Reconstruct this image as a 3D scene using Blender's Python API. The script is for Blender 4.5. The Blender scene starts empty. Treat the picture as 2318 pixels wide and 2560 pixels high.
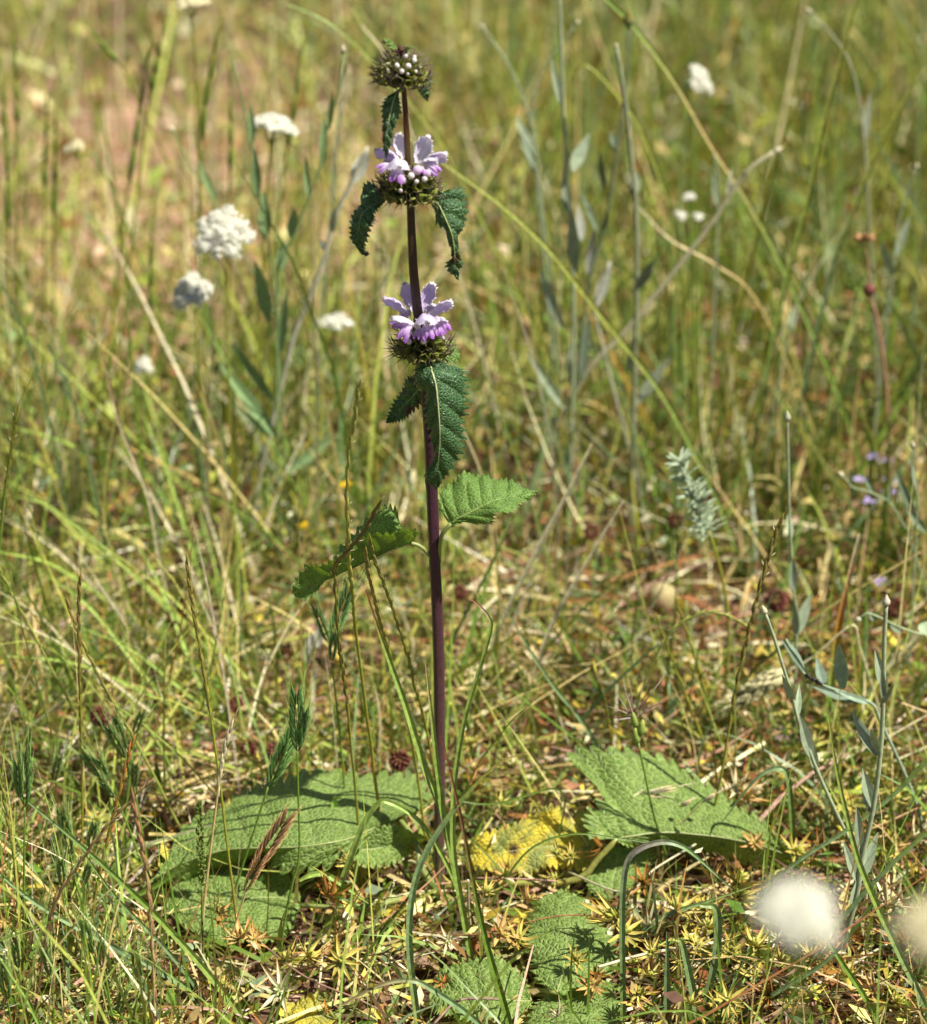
import bpy, math, random
import numpy as np
from mathutils import Vector, Matrix

# ------------------------------------------------------------------ scene, camera, light
scene = bpy.context.scene
COL = scene.collection
PITCH = math.radians(27.0)
CAMH = 1.04                      # camera height above the soil, metres
FPX = 6800.0                     # focal length in photograph pixels (2318 x 2560)
FWD = np.array([0, math.cos(PITCH), -math.sin(PITCH)])
UP = np.array([0, math.sin(PITCH), math.cos(PITCH)])
RIGHT = np.array([1.0, 0, 0])
CAM = np.array([0, 0, CAMH])

cam_data = bpy.data.cameras.new("camera")
cam = bpy.data.objects.new("camera", cam_data)
COL.objects.link(cam)
cam.location = CAM
cam.rotation_euler = (math.pi / 2 - PITCH, 0, 0)
cam_data.sensor_fit = 'VERTICAL'
cam_data.sensor_height = 36.0
cam_data.lens = 36.0 * FPX / 2560.0
cam_data.clip_start = 0.02
cam_data.clip_end = 2000.0
cam_data.dof.use_dof = True
cam_data.dof.focus_distance = 1.645
cam_data.dof.aperture_fstop = 6.0
scene.camera = cam

SUN_DIR = Vector((0.50, -0.20, 0.86)).normalized()      # towards the sun
world = bpy.data.worlds.new("World")
scene.world = world
world.use_nodes = True
wn = world.node_tree
wn.nodes.clear()
w_out = wn.nodes.new("ShaderNodeOutputWorld")
w_bg = wn.nodes.new("ShaderNodeBackground")
w_sky = wn.nodes.new("ShaderNodeTexSky")
w_sky.sky_type = 'NISHITA'
w_sky.sun_disc = False
w_sky.sun_elevation = math.asin(SUN_DIR.z)
w_sky.sun_rotation = math.atan2(SUN_DIR.x, SUN_DIR.y)
w_sky.air_density = 1.0
w_sky.dust_density = 1.2
w_bg.inputs[1].default_value = 0.05
wn.links.new(w_sky.outputs[0], w_bg.inputs[0])
wn.links.new(w_bg.outputs[0], w_out.inputs[0])

sun_data = bpy.data.lights.new("sun", 'SUN')
sun_data.energy = 5.0
sun_data.angle = math.radians(0.53)
sun_data.color = (1.0, 0.95, 0.86)
sun = bpy.data.objects.new("sun", sun_data)
COL.objects.link(sun)
sun.rotation_euler = (-SUN_DIR).to_track_quat('-Z', 'Y').to_euler()
sun.location = SUN_DIR * 10

scene.view_settings.view_transform = 'Standard'
scene.view_settings.look = 'None'
scene.view_settings.gamma = 1.0
scene.view_settings.use_curve_mapping = False
scene.view_settings.exposure = 0.75
scene.render.engine = 'CYCLES'
scene.cycles.use_denoising = True
scene.cycles.max_bounces = 4
scene.cycles.diffuse_bounces = 2
scene.cycles.transmission_bounces = 3
scene.cycles.transparent_max_bounces = 4

rng = np.random.RandomState(11)
random.seed(5)

# ------------------------------------------------------------------ pixel -> place
def ray(px, py):
    return FWD + RIGHT * ((px - 1159.0) / FPX) + UP * ((1280.0 - py) / FPX)

def PY(px, py, y):
    """point on the ray through a photo pixel, at world depth y"""
    d = ray(px, py)
    return CAM + d * (y / d[1])

def PZ(px, py, z):
    """point on the ray through a photo pixel, at world height z"""
    d = ray(px, py)
    return CAM + d * ((z - CAMH) / d[2])

Y0 = PZ(1100, 2240, 0.0)[1]       # the flowering plant's root

def zoom(x0, y0, s):
    return lambda x, y: (x0 + x / s, y0 + y / s)

ZI = zoom(0, 0, 1.0)
ZOV = zoom(0, 0, 1 / 1.27014)
Z1 = zoom(850, 60, 2.88)
Z3 = zoom(700, 1100, 2.607)
Z5 = zoom(900, 90, 4.918)
Z6 = zoom(930, 680, 3.6)
ZQ = zoom(400, 1850, 2.535)
ZW = zoom(1120, 1820, 1.825)
ZX = zoom(1050, 2160, 3.042)
ZY = zoom(650, 1350, 3.042)

# ------------------------------------------------------------------ curve helpers
def cr(pts, n):
    """Catmull-Rom resample of rows to n rows, any dimension"""
    p = np.asarray(pts, float)
    m = len(p)
    if m == 1:
        return np.repeat(p, n, 0)
    t = np.linspace(0, m - 1, n)
    i = np.clip(t.astype(int), 0, m - 2)
    f = (t - i)[:, None]
    ext = np.vstack([2 * p[0] - p[1], p, 2 * p[-1] - p[-2]])
    a, b, c, d = ext[i], ext[i + 1], ext[i + 2], ext[i + 3]
    return 0.5 * ((2 * b) + (c - a) * f + (2 * a - 5 * b + 4 * c - d) * f ** 2 + (3 * b - a - 3 * c + d) * f ** 3)

def norm(v):
    v = np.asarray(v, float)
    l = np.linalg.norm(v, axis=-1, keepdims=True)
    return v / np.maximum(l, 1e-9)

def col3(c):
    return np.asarray(c, float)[:3]

# ------------------------------------------------------------------ mesh builder
class MB:
    def __init__(self):
        self.V, self.F, self.C, self.U, self.n = [], [], [], [], 0

    def add(self, V, F, C, U=None):
        V = np.asarray(V, float).reshape(-1, 3)
        C = np.asarray(C, float)
        if C.ndim == 1:
            C = np.repeat(C[None, :3], len(V), 0)
        self.V.append(V)
        self.C.append(C[:, :3])
        self.U.append(np.zeros((len(V), 2)) if U is None else np.asarray(U, float).reshape(-1, 2))
        o = self.n
        self.F.extend([tuple(int(k) + o for k in f) for f in F])
        self.n += len(V)
        return self

    def grid(self, G, C, U=None, closed=False):
        nu, nv = G.shape[:2]
        F = []
        for i in range(nu - 1):
            for j in range(nv - 1 if not closed else nv):
                k = (j + 1) % nv
                F.append((i * nv + j, i * nv + k, (i + 1) * nv + k, (i + 1) * nv + j))
        C = np.asarray(C, float)
        if C.ndim == 2 and len(C) == nu:
            C = np.repeat(C[:, None, :], nv, 1)
        if C.ndim == 3:
            C = C.reshape(-1, 3)
        return self.add(G.reshape(-1, 3), F, C, None if U is None else U.reshape(-1, 2))

    def tube(self, pts, r, C, n=6, cap=True):
        p = np.asarray(pts, float)
        m = len(p)
        r = np.broadcast_to(np.asarray(r, float), (m,)) if np.ndim(r) == 0 else cr(np.asarray(r, float)[:, None], m)[:, 0]
        C = np.asarray(C, float)
        if C.ndim == 2 and len(C) != m:
            C = cr(C, m)
        T = norm(np.gradient(p, axis=0))
        ref = np.array([0.31, 0.91, 0.27])
        A = norm(np.cross(T, ref))
        B = np.cross(T, A)
        th = np.arange(n) * 2 * math.pi / n
        G = p[:, None] + r[:, None, None] * (A[:, None] * np.cos(th)[None, :, None] + B[:, None] * np.sin(th)[None, :, None])
        o = self.n
        self.grid(G, C, closed=True)
        if cap:
            self.F.append(tuple(o + k for k in range(n))[::-1])
            self.F.append(tuple(o + (m - 1) * n + k for k in range(n)))
        return self

    def ribbon(self, pts, w, C, face=(0, -1, 0.4), fold=0.25, thick=0.12):
        """a grass blade: folded strip with a back face, so it has thickness"""
        p = np.asarray(pts, float)
        m = len(p)
        w = np.broadcast_to(np.asarray(w, float), (m,)) if np.ndim(w) == 0 else cr(np.asarray(w, float)[:, None], m)[:, 0]
        w = np.maximum(w, 1e-5)
        C = np.asarray(C, float)
        if C.ndim == 2 and len(C) != m:
            C = cr(C, m)
        T = norm(np.gradient(p, axis=0))
        S = norm(np.cross(T, np.asarray(face, float)))
        N = norm(np.cross(S, T))
        h = (w / 2)[:, None]
        l, mid, rr = p - S * h, p - N * h * fold * 2, p + S * h
        dn = N * np.minimum(h * thick, 0.00012)
        for a_, b_ in ((l, mid), (mid, rr)):
            self.grid(np.stack([a_, b_], 1), C)
            self.grid(np.stack([b_ - dn, a_ - dn], 1), C)
        return self

    def lens(self, p, d, L, w, C, n=5, flat=1.0, side=None, prof=(0.35, 1.0, 0.75, 0.06)):
        """spindle body from p along d"""
        p = np.asarray(p, float)
        d = norm(d)
        side = np.array([0.2, 0.9, 0.3]) if side is None else np.asarray(side, float)
        A = norm(np.cross(d, side))
        B = np.cross(A, d)
        t = np.linspace(0, 1, len(prof))
        th = np.arange(n) * 2 * math.pi / n
        G = p + (t * L)[:, None, None] * d + (np.asarray(prof) * w / 2)[:, None, None] * (
            A * np.cos(th)[None, :, None] + flat * B * np.sin(th)[None, :, None])
        C = np.asarray(C, float)
        if C.ndim == 2 and len(C) != len(prof):
            C = cr(C, len(prof))
        o = self.n
        self.grid(G, C, closed=True)
        self.F.append(tuple(o + k for k in range(n))[::-1])
        self.F.append(tuple(o + (len(prof) - 1) * n + k for k in range(n)))
        return self

    def spike(self, a, b, r, C, bend=None):
        """thin three-sided awn or hair"""
        a, b = np.asarray(a, float), np.asarray(b, float)
        d = norm(b - a)
        A = norm(np.cross(d, [0.3, 0.8, 0.5])) * r
        B = norm(np.cross(d, A)) * r
        if bend is None:
            V = [a + A, a - 0.5 * A + 0.87 * B, a - 0.5 * A - 0.87 * B, b]
            return self.add(V, [(0, 1, 3), (1, 2, 3), (2, 0, 3)], C)
        m = (a + b) / 2 + np.asarray(bend, float)
        k = 0.7
        V = [a + A, a - 0.5 * A + 0.87 * B, a - 0.5 * A - 0.87 * B,
             m + A * k, m + k * (-0.5 * A + 0.87 * B), m + k * (-0.5 * A - 0.87 * B), b]
        F = [(0, 1, 4, 3), (1, 2, 5, 4), (2, 0, 3, 5), (3, 4, 6), (4, 5, 6), (5, 3, 6)]
        return self.add(V, F, C)

    def ball(self, p, r, C, nu=6, nv=8, sq=(1, 1, 1), jit=0.0):
        p = np.asarray(p, float)
        ph = np.linspace(0.02, math.pi - 0.02, nu)
        th = np.arange(nv) * 2 * math.pi / nv
        G = np.stack([np.sin(ph)[:, None] * np.cos(th), np.sin(ph)[:, None] * np.sin(th),
                      np.cos(ph)[:, None] * np.ones(nv)], -1)
        if jit:
            G = G * (1 + jit * rng.uniform(-1, 1, (nu, nv, 1)))
        G = p + r * G * np.asarray(sq)
        o = self.n
        self.grid(G, C, closed=True)
        self.F.append(tuple(o + k for k in range(nv))[::-1])
        self.F.append(tuple(o + (nu - 1) * nv + k for k in range(nv)))
        return self

    def mesh(self, name, mat, origin=(0, 0, 0), smooth=True):
        me = bpy.data.meshes.new(name)
        V = np.vstack(self.V) - np.asarray(origin, float)
        me.from_pydata(V.tolist(), [], self.F)
        C = np.vstack(self.C)
        C = np.hstack([np.clip(C, 0, 1), np.ones((len(C), 1))]).astype(np.float32)
        at = me.color_attributes.new("Col", 'FLOAT_COLOR', 'POINT')
        at.data.foreach_set("color", C.ravel())
        U = np.vstack(self.U)
        if np.any(U):
            uv = me.uv_layers.new(name="UVMap")
            li = np.empty(len(me.loops), np.int32)
            me.loops.foreach_get("vertex_index", li)
            uv.data.foreach_set("uv", U[li].astype(np.float32).ravel())
        if smooth:
            me.polygons.foreach_set("use_smooth", np.ones(len(me.polygons), bool))
        me.materials.append(mat)
        me.update()
        return me

    def part(self, name, mat, parent, origin=None, label=None, smooth=True):
        """link as a part; parents stand unrotated, so the mesh is local to the thing's base"""
        if origin is None:
            r = parent
            while r.parent:
                r = r.parent
            origin = np.array(r.location)
        o = bpy.data.objects.new(name, self.mesh(name, mat, origin, smooth))
        COL.objects.link(o)
        o.parent = parent
        if label:
            o["label"] = label
        return o

def thing(name, label, cat, loc, group=None, kind="thing"):
    o = bpy.data.objects.new(name, None)
    o.empty_display_size = 0.02
    COL.objects.link(o)
    o.location = Vector(loc)
    tag(o, label, cat, group, kind)
    return o

def tag(o, label=None, cat=None, group=None, kind=None):
    if label: o["label"] = label
    if cat: o["category"] = cat
    if group: o["group"] = group
    if kind: o["kind"] = kind
    return o

def single(mb, name, mat, label, cat, loc, group=None):
    o = bpy.data.objects.new(name, mb.mesh(name, mat, loc))
    COL.objects.link(o)
    o.location = Vector(loc)
    return tag(o, label, cat, group, "thing")

def copy_tree(o, parent=None):
    c = o.copy()
    COL.objects.link(c)
    c.parent = parent
    for ch in o.children:
        copy_tree(ch, c)
    return c

# ------------------------------------------------------------------ materials
def nodes_of(name):
    m = bpy.data.materials.new(name)
    m.use_nodes = True
    nt = m.node_tree
    nt.nodes.clear()
    return m, nt, nt.nodes, nt.links

def plant_material(name, rough=0.55, trans=0.25, spec=0.35, vary=0.35, scale=220.0, warm=(1.15, 1.05, 0.5)):
    """colour comes from the mesh's own colour attribute, with blotches of fine noise"""
    m, nt, N, L = nodes_of(name)
    out = N.new("ShaderNodeOutputMaterial")
    at = N.new("ShaderNodeAttribute"); at.attribute_name = "Col"
    tc = N.new("ShaderNodeTexCoord")
    no = N.new("ShaderNodeTexNoise"); no.inputs["Scale"].default_value = scale; no.inputs["Detail"].default_value = 3
    L.new(tc.outputs["Object"], no.inputs["Vector"])
    mr = N.new("ShaderNodeMapRange")
    mr.inputs[1].default_value = 0.25; mr.inputs[2].default_value = 0.75
    mr.inputs[3].default_value = 1 - vary; mr.inputs[4].default_value = 1 + vary
    L.new(no.outputs[0], mr.inputs[0])
    mul = N.new("ShaderNodeVectorMath"); mul.operation = 'SCALE'
    L.new(at.outputs["Color"], mul.inputs[0]); L.new(mr.outputs[0], mul.inputs["Scale"])
    pb = N.new("ShaderNodeBsdfPrincipled")
    pb.inputs["Roughness"].default_value = rough
    pb.inputs["Specular IOR Level"].default_value = spec
    L.new(mul.outputs[0], pb.inputs["Base Color"])
    bp = N.new("ShaderNodeBump"); bp.inputs["Strength"].default_value = 0.25; bp.inputs["Distance"].default_value = 0.0006
    L.new(no.outputs[0], bp.inputs["Height"]); L.new(bp.outputs[0], pb.inputs["Normal"])
    if trans > 0:
        tr = N.new("ShaderNodeBsdfTranslucent")
        tm = N.new("ShaderNodeVectorMath"); tm.operation = 'MULTIPLY'
        tm.inputs[1].default_value = warm
        L.new(mul.outputs[0], tm.inputs[0]); L.new(tm.outputs[0], tr.inputs["Color"])
        mx = N.new("ShaderNodeMixShader"); mx.inputs[0].default_value = trans
        L.new(pb.outputs[0], mx.inputs[1]); L.new(tr.outputs[0], mx.inputs[2])
        L.new(mx.outputs[0], out.inputs[0])
    else:
        L.new(pb.outputs[0], out.inputs[0])
    return m

def leaf_material(name, top, vein, under, yellow=0.0, brown=0.0, trans=0.32, rough=0.5, cell=4.2, bump=0.9, ycol=(0.62, 0.50, 0.06)):
    """broad wrinkled leaf: cells between the veins stand proud, veins paler; UV is in centimetres"""
    m, nt, N, L = nodes_of(name)
    out = N.new("ShaderNodeOutputMaterial")
    uv = N.new("ShaderNodeTexCoord")
    wz = N.new("ShaderNodeTexNoise"); wz.inputs["Scale"].default_value = 2.6; wz.inputs["Detail"].default_value = 2
    L.new(uv.outputs["UV"], wz.inputs["Vector"])
    ws = N.new("ShaderNodeVectorMath"); ws.operation = 'SCALE'; ws.inputs["Scale"].default_value = 0.22
    L.new(wz.outputs["Color"], ws.inputs[0])
    wa = N.new("ShaderNodeVectorMath"); wa.operation = 'ADD'
    L.new(uv.outputs["UV"], wa.inputs[0]); L.new(ws.outputs[0], wa.inputs[1])
    vo = N.new("ShaderNodeTexVoronoi"); vo.feature = 'DISTANCE_TO_EDGE'; vo.voronoi_dimensions = '2D'
    vo.inputs["Scale"].default_value = cell
    L.new(wa.outputs[0], vo.inputs["Vector"])
    r1 = N.new("ShaderNodeMapRange"); r1.inputs[1].default_value = 0.0; r1.inputs[2].default_value = 0.34
    r1.interpolation_type = 'SMOOTHSTEP'
    L.new(vo.outputs["Distance"], r1.inputs[0])
    vo2 = N.new("ShaderNodeTexVoronoi"); vo2.feature = 'DISTANCE_TO_EDGE'; vo2.voronoi_dimensions = '2D'
    vo2.inputs["Scale"].default_value = cell * 2.7
    L.new(wa.outputs[0], vo2.inputs["Vector"])
    r2 = N.new("ShaderNodeMapRange"); r2.inputs[1].default_value = 0.0; r2.inputs[2].default_value = 0.3
    L.new(vo2.outputs["Distance"], r2.inputs[0])
    hm = N.new("ShaderNodeMath"); hm.operation = 'MULTIPLY_ADD'; hm.inputs[1].default_value = 0.25
    L.new(r2.outputs[0], hm.inputs[0]); L.new(r1.outputs[0], hm.inputs[2])
    # colour
    at = N.new("ShaderNodeAttribute"); at.attribute_name = "Col"        # r: vein, g: brown spot
    sp = N.new("ShaderNodeSeparateColor"); L.new(at.outputs["Color"], sp.inputs[0])
    big = N.new("ShaderNodeTexNoise"); big.inputs["Scale"].default_value = 0.55; big.inputs["Detail"].default_value = 4
    L.new(uv.outputs["UV"], big.inputs["Vector"])
    c0 = N.new("ShaderNodeMix"); c0.data_type = 'RGBA'
    c0.inputs[6].default_value = (*vein, 1); c0.inputs[7].default_value = (*top, 1)
    mf = N.new("ShaderNodeMapRange"); mf.inputs[3].default_value = 0.35; mf.inputs[4].default_value = 1.0
    L.new(r1.outputs[0], mf.inputs[0]); L.new(mf.outputs[0], c0.inputs[0])
    c1 = N.new("ShaderNodeMix"); c1.data_type = 'RGBA'
    c1.inputs[7].default_value = (*vein, 1)
    L.new(sp.outputs[0], c1.inputs[0]); L.new(c0.outputs[2], c1.inputs[6])
    # yellowing in clouds
    c2 = N.new("ShaderNodeMix"); c2.data_type = 'RGBA'
    c2.inputs[7].default_value = (*ycol, 1)
    yr = N.new("ShaderNodeMapRange"); yr.inputs[1].default_value = 0.72 - 0.45 * yellow; yr.inputs[2].default_value = 0.92 - 0.45 * yellow
    yr.inputs[4].default_value = min(1.0, 0.25 + yellow)
    L.new(big.outputs[0], yr.inputs[0]); L.new(yr.outputs[0], c2.inputs[0]); L.new(c1.outputs[2], c2.inputs[6])
    sm = N.new("ShaderNodeTexNoise"); sm.inputs["Scale"].default_value = 1.9; sm.inputs["Detail"].default_value = 5
    mp = N.new("ShaderNodeVectorMath"); mp.operation = 'ADD'; mp.inputs[1].default_value = (7.3, 3.1, 0)
    L.new(uv.outputs["UV"], mp.inputs[0]); L.new(mp.outputs[0], sm.inputs["Vector"])
    br = N.new("ShaderNodeMapRange"); br.inputs[1].default_value = 0.70 - 0.2 * brown; br.inputs[2].default_value = 0.76 - 0.2 * brown
    L.new(sm.outputs[0], br.inputs[0])
    bm = N.new("ShaderNodeMath"); bm.operation = 'MAXIMUM'
    L.new(br.outputs[0], bm.inputs[0]); L.new(sp.outputs[1], bm.inputs[1])
    c3 = N.new("ShaderNodeMix"); c3.data_type = 'RGBA'; c3.inputs[7].default_value = (0.075, 0.038, 0.018, 1)
    L.new(bm.outputs[0], c3.inputs[0]); L.new(c2.outputs[2], c3.inputs[6])
    # underside is paler and duller
    ge = N.new("ShaderNodeNewGeometry")
    c4 = N.new("ShaderNodeMix"); c4.data_type = 'RGBA'
    un = N.new("ShaderNodeMix"); un.data_type = 'RGBA'; un.inputs[0].default_value = 0.6
    un.inputs[7].default_value = (*under, 1)
    L.new(c3.outputs[2], un.inputs[6])
    L.new(ge.outputs["Backfacing"], c4.inputs[0]); L.new(c3.outputs[2], c4.inputs[6]); L.new(un.outputs[2], c4.inputs[7])
    # mottling
    mo = N.new("ShaderNodeMapRange"); mo.inputs[1].default_value = 0.3; mo.inputs[2].default_value = 0.7
    mo.inputs[3].default_value = 0.78; mo.inputs[4].default_value = 1.2
    L.new(sm.outputs[0], mo.inputs[0])
    cs = N.new("ShaderNodeVectorMath"); cs.operation = 'SCALE'
    L.new(c4.outputs[2], cs.inputs[0]); L.new(mo.outputs[0], cs.inputs["Scale"])
    bp = N.new("ShaderNodeBump"); bp.inputs["Strength"].default_value = bump; bp.inputs["Distance"].default_value = 0.0026 / cell ** 1.15
    L.new(hm.outputs[0], bp.inputs["Height"])
    pb = N.new("ShaderNodeBsdfPrincipled")
    pb.inputs["Roughness"].default_value = rough
    pb.inputs["Specular IOR Level"].default_value = 0.5
    L.new(cs.outputs[0], pb.inputs["Base Color"]); L.new(bp.outputs[0], pb.inputs["Normal"])
    tr = N.new("ShaderNodeBsdfTranslucent")
    tm = N.new("ShaderNodeVectorMath"); tm.operation = 'MULTIPLY'; tm.inputs[1].default_value = (1.5, 1.35, 0.45)
    L.new(cs.outputs[0], tm.inputs[0]); L.new(tm.outputs[0], tr.inputs["Color"]); L.new(bp.outputs[0], tr.inputs["Normal"])
    mx = N.new("ShaderNodeMixShader"); mx.inputs[0].default_value = trans
    L.new(pb.outputs[0], mx.inputs[1]); L.new(tr.outputs[0], mx.inputs[2])
    L.new(mx.outputs[0], out.inputs[0])
    return m

M_GRASS = plant_material("grass_blade", 0.42, 0.20, 0.4)
M_STRAW = plant_material("dry_straw", 0.6, 0.15, 0.3, warm=(1.1, 1.0, 0.7))
M_STEM = plant_material("plant_stem", 0.42, 0.0, 0.45, 0.25, 400)
M_FELT = plant_material("felted_leaf", 0.8, 0.18, 0.15, 0.2, warm=(1.0, 1.1, 0.6))
M_HEAD = plant_material("seed_head", 0.6, 0.2, 0.3, 0.3, 500)
M_PETAL = plant_material("petal", 0.75, 0.35, 0.15, 0.08, 300, warm=(1.0, 0.98, 1.0))
M_CALYX = plant_material("calyx", 0.5, 0.25, 0.35, 0.25, 500)
M_LEAF_UP = leaf_material("stem_leaf", (0.028, 0.095, 0.030), (0.11, 0.20, 0.07), (0.09, 0.14, 0.04), 0.0, 0.0, 0.22, 0.32, 4.6, 1.0)
M_LEAF_MID = leaf_material("node_leaf", (0.105, 0.225, 0.030), (0.26, 0.38, 0.10), (0.16, 0.27, 0.05), 0.15, 0.05, 0.35, 0.5, 4.6, 0.8)
M_LEAF_BASE = leaf_material("basal_leaf", (0.160, 0.270, 0.042), (0.34, 0.44, 0.13), (0.20, 0.29, 0.08), 0.12, 0.0, 0.30, 0.5, 2.9, 1.0)
M_LEAF_YEL = leaf_material("withering_leaf", (0.26, 0.32, 0.07), (0.40, 0.43, 0.13), (0.30, 0.33, 0.10), 0.72, 0.22, 0.35, 0.6, 3.0, 1.0, (0.74, 0.60, 0.05))
# ------------------------------------------------------------------ colours (linear)
GREEN = np.array([0.150, 0.245, 0.034]); BLUEGREEN = np.array([0.150, 0.220, 0.092]); YELGREEN = np.array([0.37, 0.41, 0.080])
OLIVE = np.array([0.250, 0.250, 0.030]); STRAW = np.array([0.58, 0.45, 0.185]); PALE = np.array([0.74, 0.67, 0.42])
RUST = np.array([0.34, 0.150, 0.055]); BROWN = np.array([0.16, 0.085, 0.045]); STAR = np.array([0.64, 0.54, 0.085])
PINK = np.array([0.50, 0.30, 0.21]); GREY = np.array([0.37, 0.44, 0.29]); ORANGE = np.array([0.46, 0.22, 0.045])
LITGREEN = np.array([0.29, 0.40, 0.085])

# ------------------------------------------------------------------ soil
def ground():
    xs = np.concatenate([-np.geomspace(400, 1.7, 26), np.arange(-1.6, 1.61, 0.025), np.geomspace(1.7, 400, 26)])
    ys = np.concatenate([-np.geomspace(400, 0.6, 24), np.arange(0.2, 4.6, 0.025), np.geomspace(4.7, 700, 30)])
    X, Y = np.meshgrid(xs, ys)
    near = np.clip(1 - np.maximum(np.abs(X) - 1.3, 0) / 0.3, 0, 1) * np.clip(1 - np.maximum(Y - 4.2, 0) / 0.4, 0, 1) * np.clip((Y - 0.2) / 0.4, 0, 1)
    Z = (np.sin(X * 9.1 + 1.3) * np.cos(Y * 7.7) * 0.006 + np.sin(X * 23 + Y * 31) * 0.003 + rng.normal(0, 0.0022, X.shape)) * near - 0.008
    nu, nv = X.shape
    V = np.stack([X, Y, Z], -1).reshape(-1, 3)
    idx = np.arange(nu * nv).reshape(nu, nv)
    F = np.stack([idx[:-1, :-1], idx[:-1, 1:], idx[1:, 1:], idx[1:, :-1]], -1).reshape(-1, 4)
    me = bpy.data.meshes.new("ground")
    me.from_pydata(V.tolist(), [], F.tolist())
    me.polygons.foreach_set("use_smooth", np.ones(len(F), bool))
    m, nt, N, L = nodes_of("soil")
    out = N.new("ShaderNodeOutputMaterial"); pb = N.new("ShaderNodeBsdfPrincipled")
    pb.inputs["Roughness"].default_value = 0.95; pb.inputs["Specular IOR Level"].default_value = 0.1
    tc = N.new("ShaderNodeTexCoord")
    n1 = N.new("ShaderNodeTexNoise"); n1.inputs["Scale"].default_value = 14; n1.inputs["Detail"].default_value = 8
    n2 = N.new("ShaderNodeTexNoise"); n2.inputs["Scale"].default_value = 160; n2.inputs["Detail"].default_value = 6
    n3 = N.new("ShaderNodeTexNoise"); n3.inputs["Scale"].default_value = 1.3; n3.inputs["Detail"].default_value = 5
    for n in (n1, n2, n3): L.new(tc.outputs["Object"], n.inputs["Vector"])
    r = N.new("ShaderNodeValToRGB")
    r.color_ramp.elements[0].position = 0.3; r.color_ramp.elements[0].color = (0.045, 0.026, 0.016, 1)
    r.color_ramp.elements[1].position = 0.72; r.color_ramp.elements[1].color = (0.24, 0.145, 0.09, 1)
    e = r.color_ramp.elements.new(0.5); e.color = (0.115, 0.068, 0.042, 1)
    ad = N.new("ShaderNodeMath"); ad.operation = 'MULTIPLY_ADD'; ad.inputs[1].default_value = 0.45
    L.new(n2.outputs[0], ad.inputs[0])
    su = N.new("ShaderNodeMath"); su.operation = 'MULTIPLY'; su.inputs[1].default_value = 0.55
    L.new(n1.outputs[0], su.inputs[0]); L.new(su.outputs[0], ad.inputs[2]); L.new(ad.outputs[0], r.inputs[0])
    # meadow colour farther out, where single stalks can no longer be told apart
    sep = N.new("ShaderNodeSeparateXYZ"); L.new(tc.outputs["Object"], sep.inputs[0])
    ln = N.new("ShaderNodeVectorMath"); ln.operation = 'LENGTH'; L.new(tc.outputs["Object"], ln.inputs[0])
    mr = N.new("ShaderNodeMapRange"); mr.inputs[1].default_value = 4.5; mr.inputs[2].default_value = 7.5
    L.new(ln.outputs["Value"], mr.inputs[0])
    g = N.new("ShaderNodeValToRGB")
    g.color_ramp.elements[0].position = 0.35; g.color_ramp.elements[0].color = (0.10, 0.11, 0.03, 1)
    g.color_ramp.elements[1].position = 0.66; g.color_ramp.elements[1].color = (0.33, 0.27, 0.11, 1)
    L.new(n3.outputs[0], g.inputs[0])
    # trodden patch of paler, pinkish earth
    pd = N.new("ShaderNodeVectorMath"); pd.operation = 'DISTANCE'; pd.inputs[1].default_value = (-0.38, 2.75, 0)
    L.new(tc.outputs["Object"], pd.inputs[0])
    pn = N.new("ShaderNodeMath"); pn.operation = 'MULTIPLY_ADD'; pn.inputs[1].default_value = 0.9
    L.new(n1.outputs[0], pn.inputs[0]); L.new(pd.outputs["Value"], pn.inputs[2])
    pm = N.new("ShaderNodeMapRange"); pm.inputs[1].default_value = 0.75; pm.inputs[2].default_value = 1.05
    pm.inputs[3].default_value = 0.85; pm.inputs[4].default_value = 0.0
    L.new(pn.outputs[0], pm.inputs[0])
    px = N.new("ShaderNodeMix"); px.data_type = 'RGBA'; px.inputs[7].default_value = (0.42, 0.25, 0.17, 1)
    L.new(pm.outputs[0], px.inputs[0]); L.new(r.outputs[0], px.inputs[6])
    mx = N.new("ShaderNodeMix"); mx.data_type = 'RGBA'
    L.new(mr.outputs[0], mx.inputs[0]); L.new(px.outputs[2], mx.inputs[6]); L.new(g.outputs[0], mx.inputs[7])
    L.new(mx.outputs[2], pb.inputs["Base Color"])
    bp = N.new("ShaderNodeBump"); bp.inputs["Strength"].default_value = 0.8; bp.inputs["Distance"].default_value = 0.004
    L.new(ad.outputs[0], bp.inputs["Height"]); L.new(bp.outputs[0], pb.inputs["Normal"])
    L.new(pb.outputs[0], out.inputs[0])
    me.materials.append(m)
    o = bpy.data.objects.new("ground", me)
    COL.objects.link(o)
    o["kind"] = "structure"
    return o

ground()

# ------------------------------------------------------------------ meadow cover that nobody could count
def big_mesh(name, V, F, C, mat, label, cat):
    V = np.ascontiguousarray(V, np.float32); F = np.ascontiguousarray(F, np.int32)
    me = bpy.data.meshes.new(name)
    k = F.shape[1]
    me.vertices.add(len(V)); me.vertices.foreach_set("co", V.ravel())
    me.loops.add(F.size); me.loops.foreach_set("vertex_index", F.ravel())
    me.polygons.add(len(F))
    me.polygons.foreach_set("loop_start", np.arange(0, F.size, k, dtype=np.int32))
    at = me.color_attributes.new("Col", 'FLOAT_COLOR', 'POINT')
    at.data.foreach_set("color", np.hstack([np.clip(C, 0, 1), np.ones((len(C), 1))]).astype(np.float32).ravel())
    me.polygons.foreach_set("use_smooth", np.ones(len(F), bool))
    me.update(calc_edges=True)
    me.materials.append(mat)
    o = bpy.data.objects.new(name, me)
    COL.objects.link(o)
    return tag(o, label, cat, kind="stuff")

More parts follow.
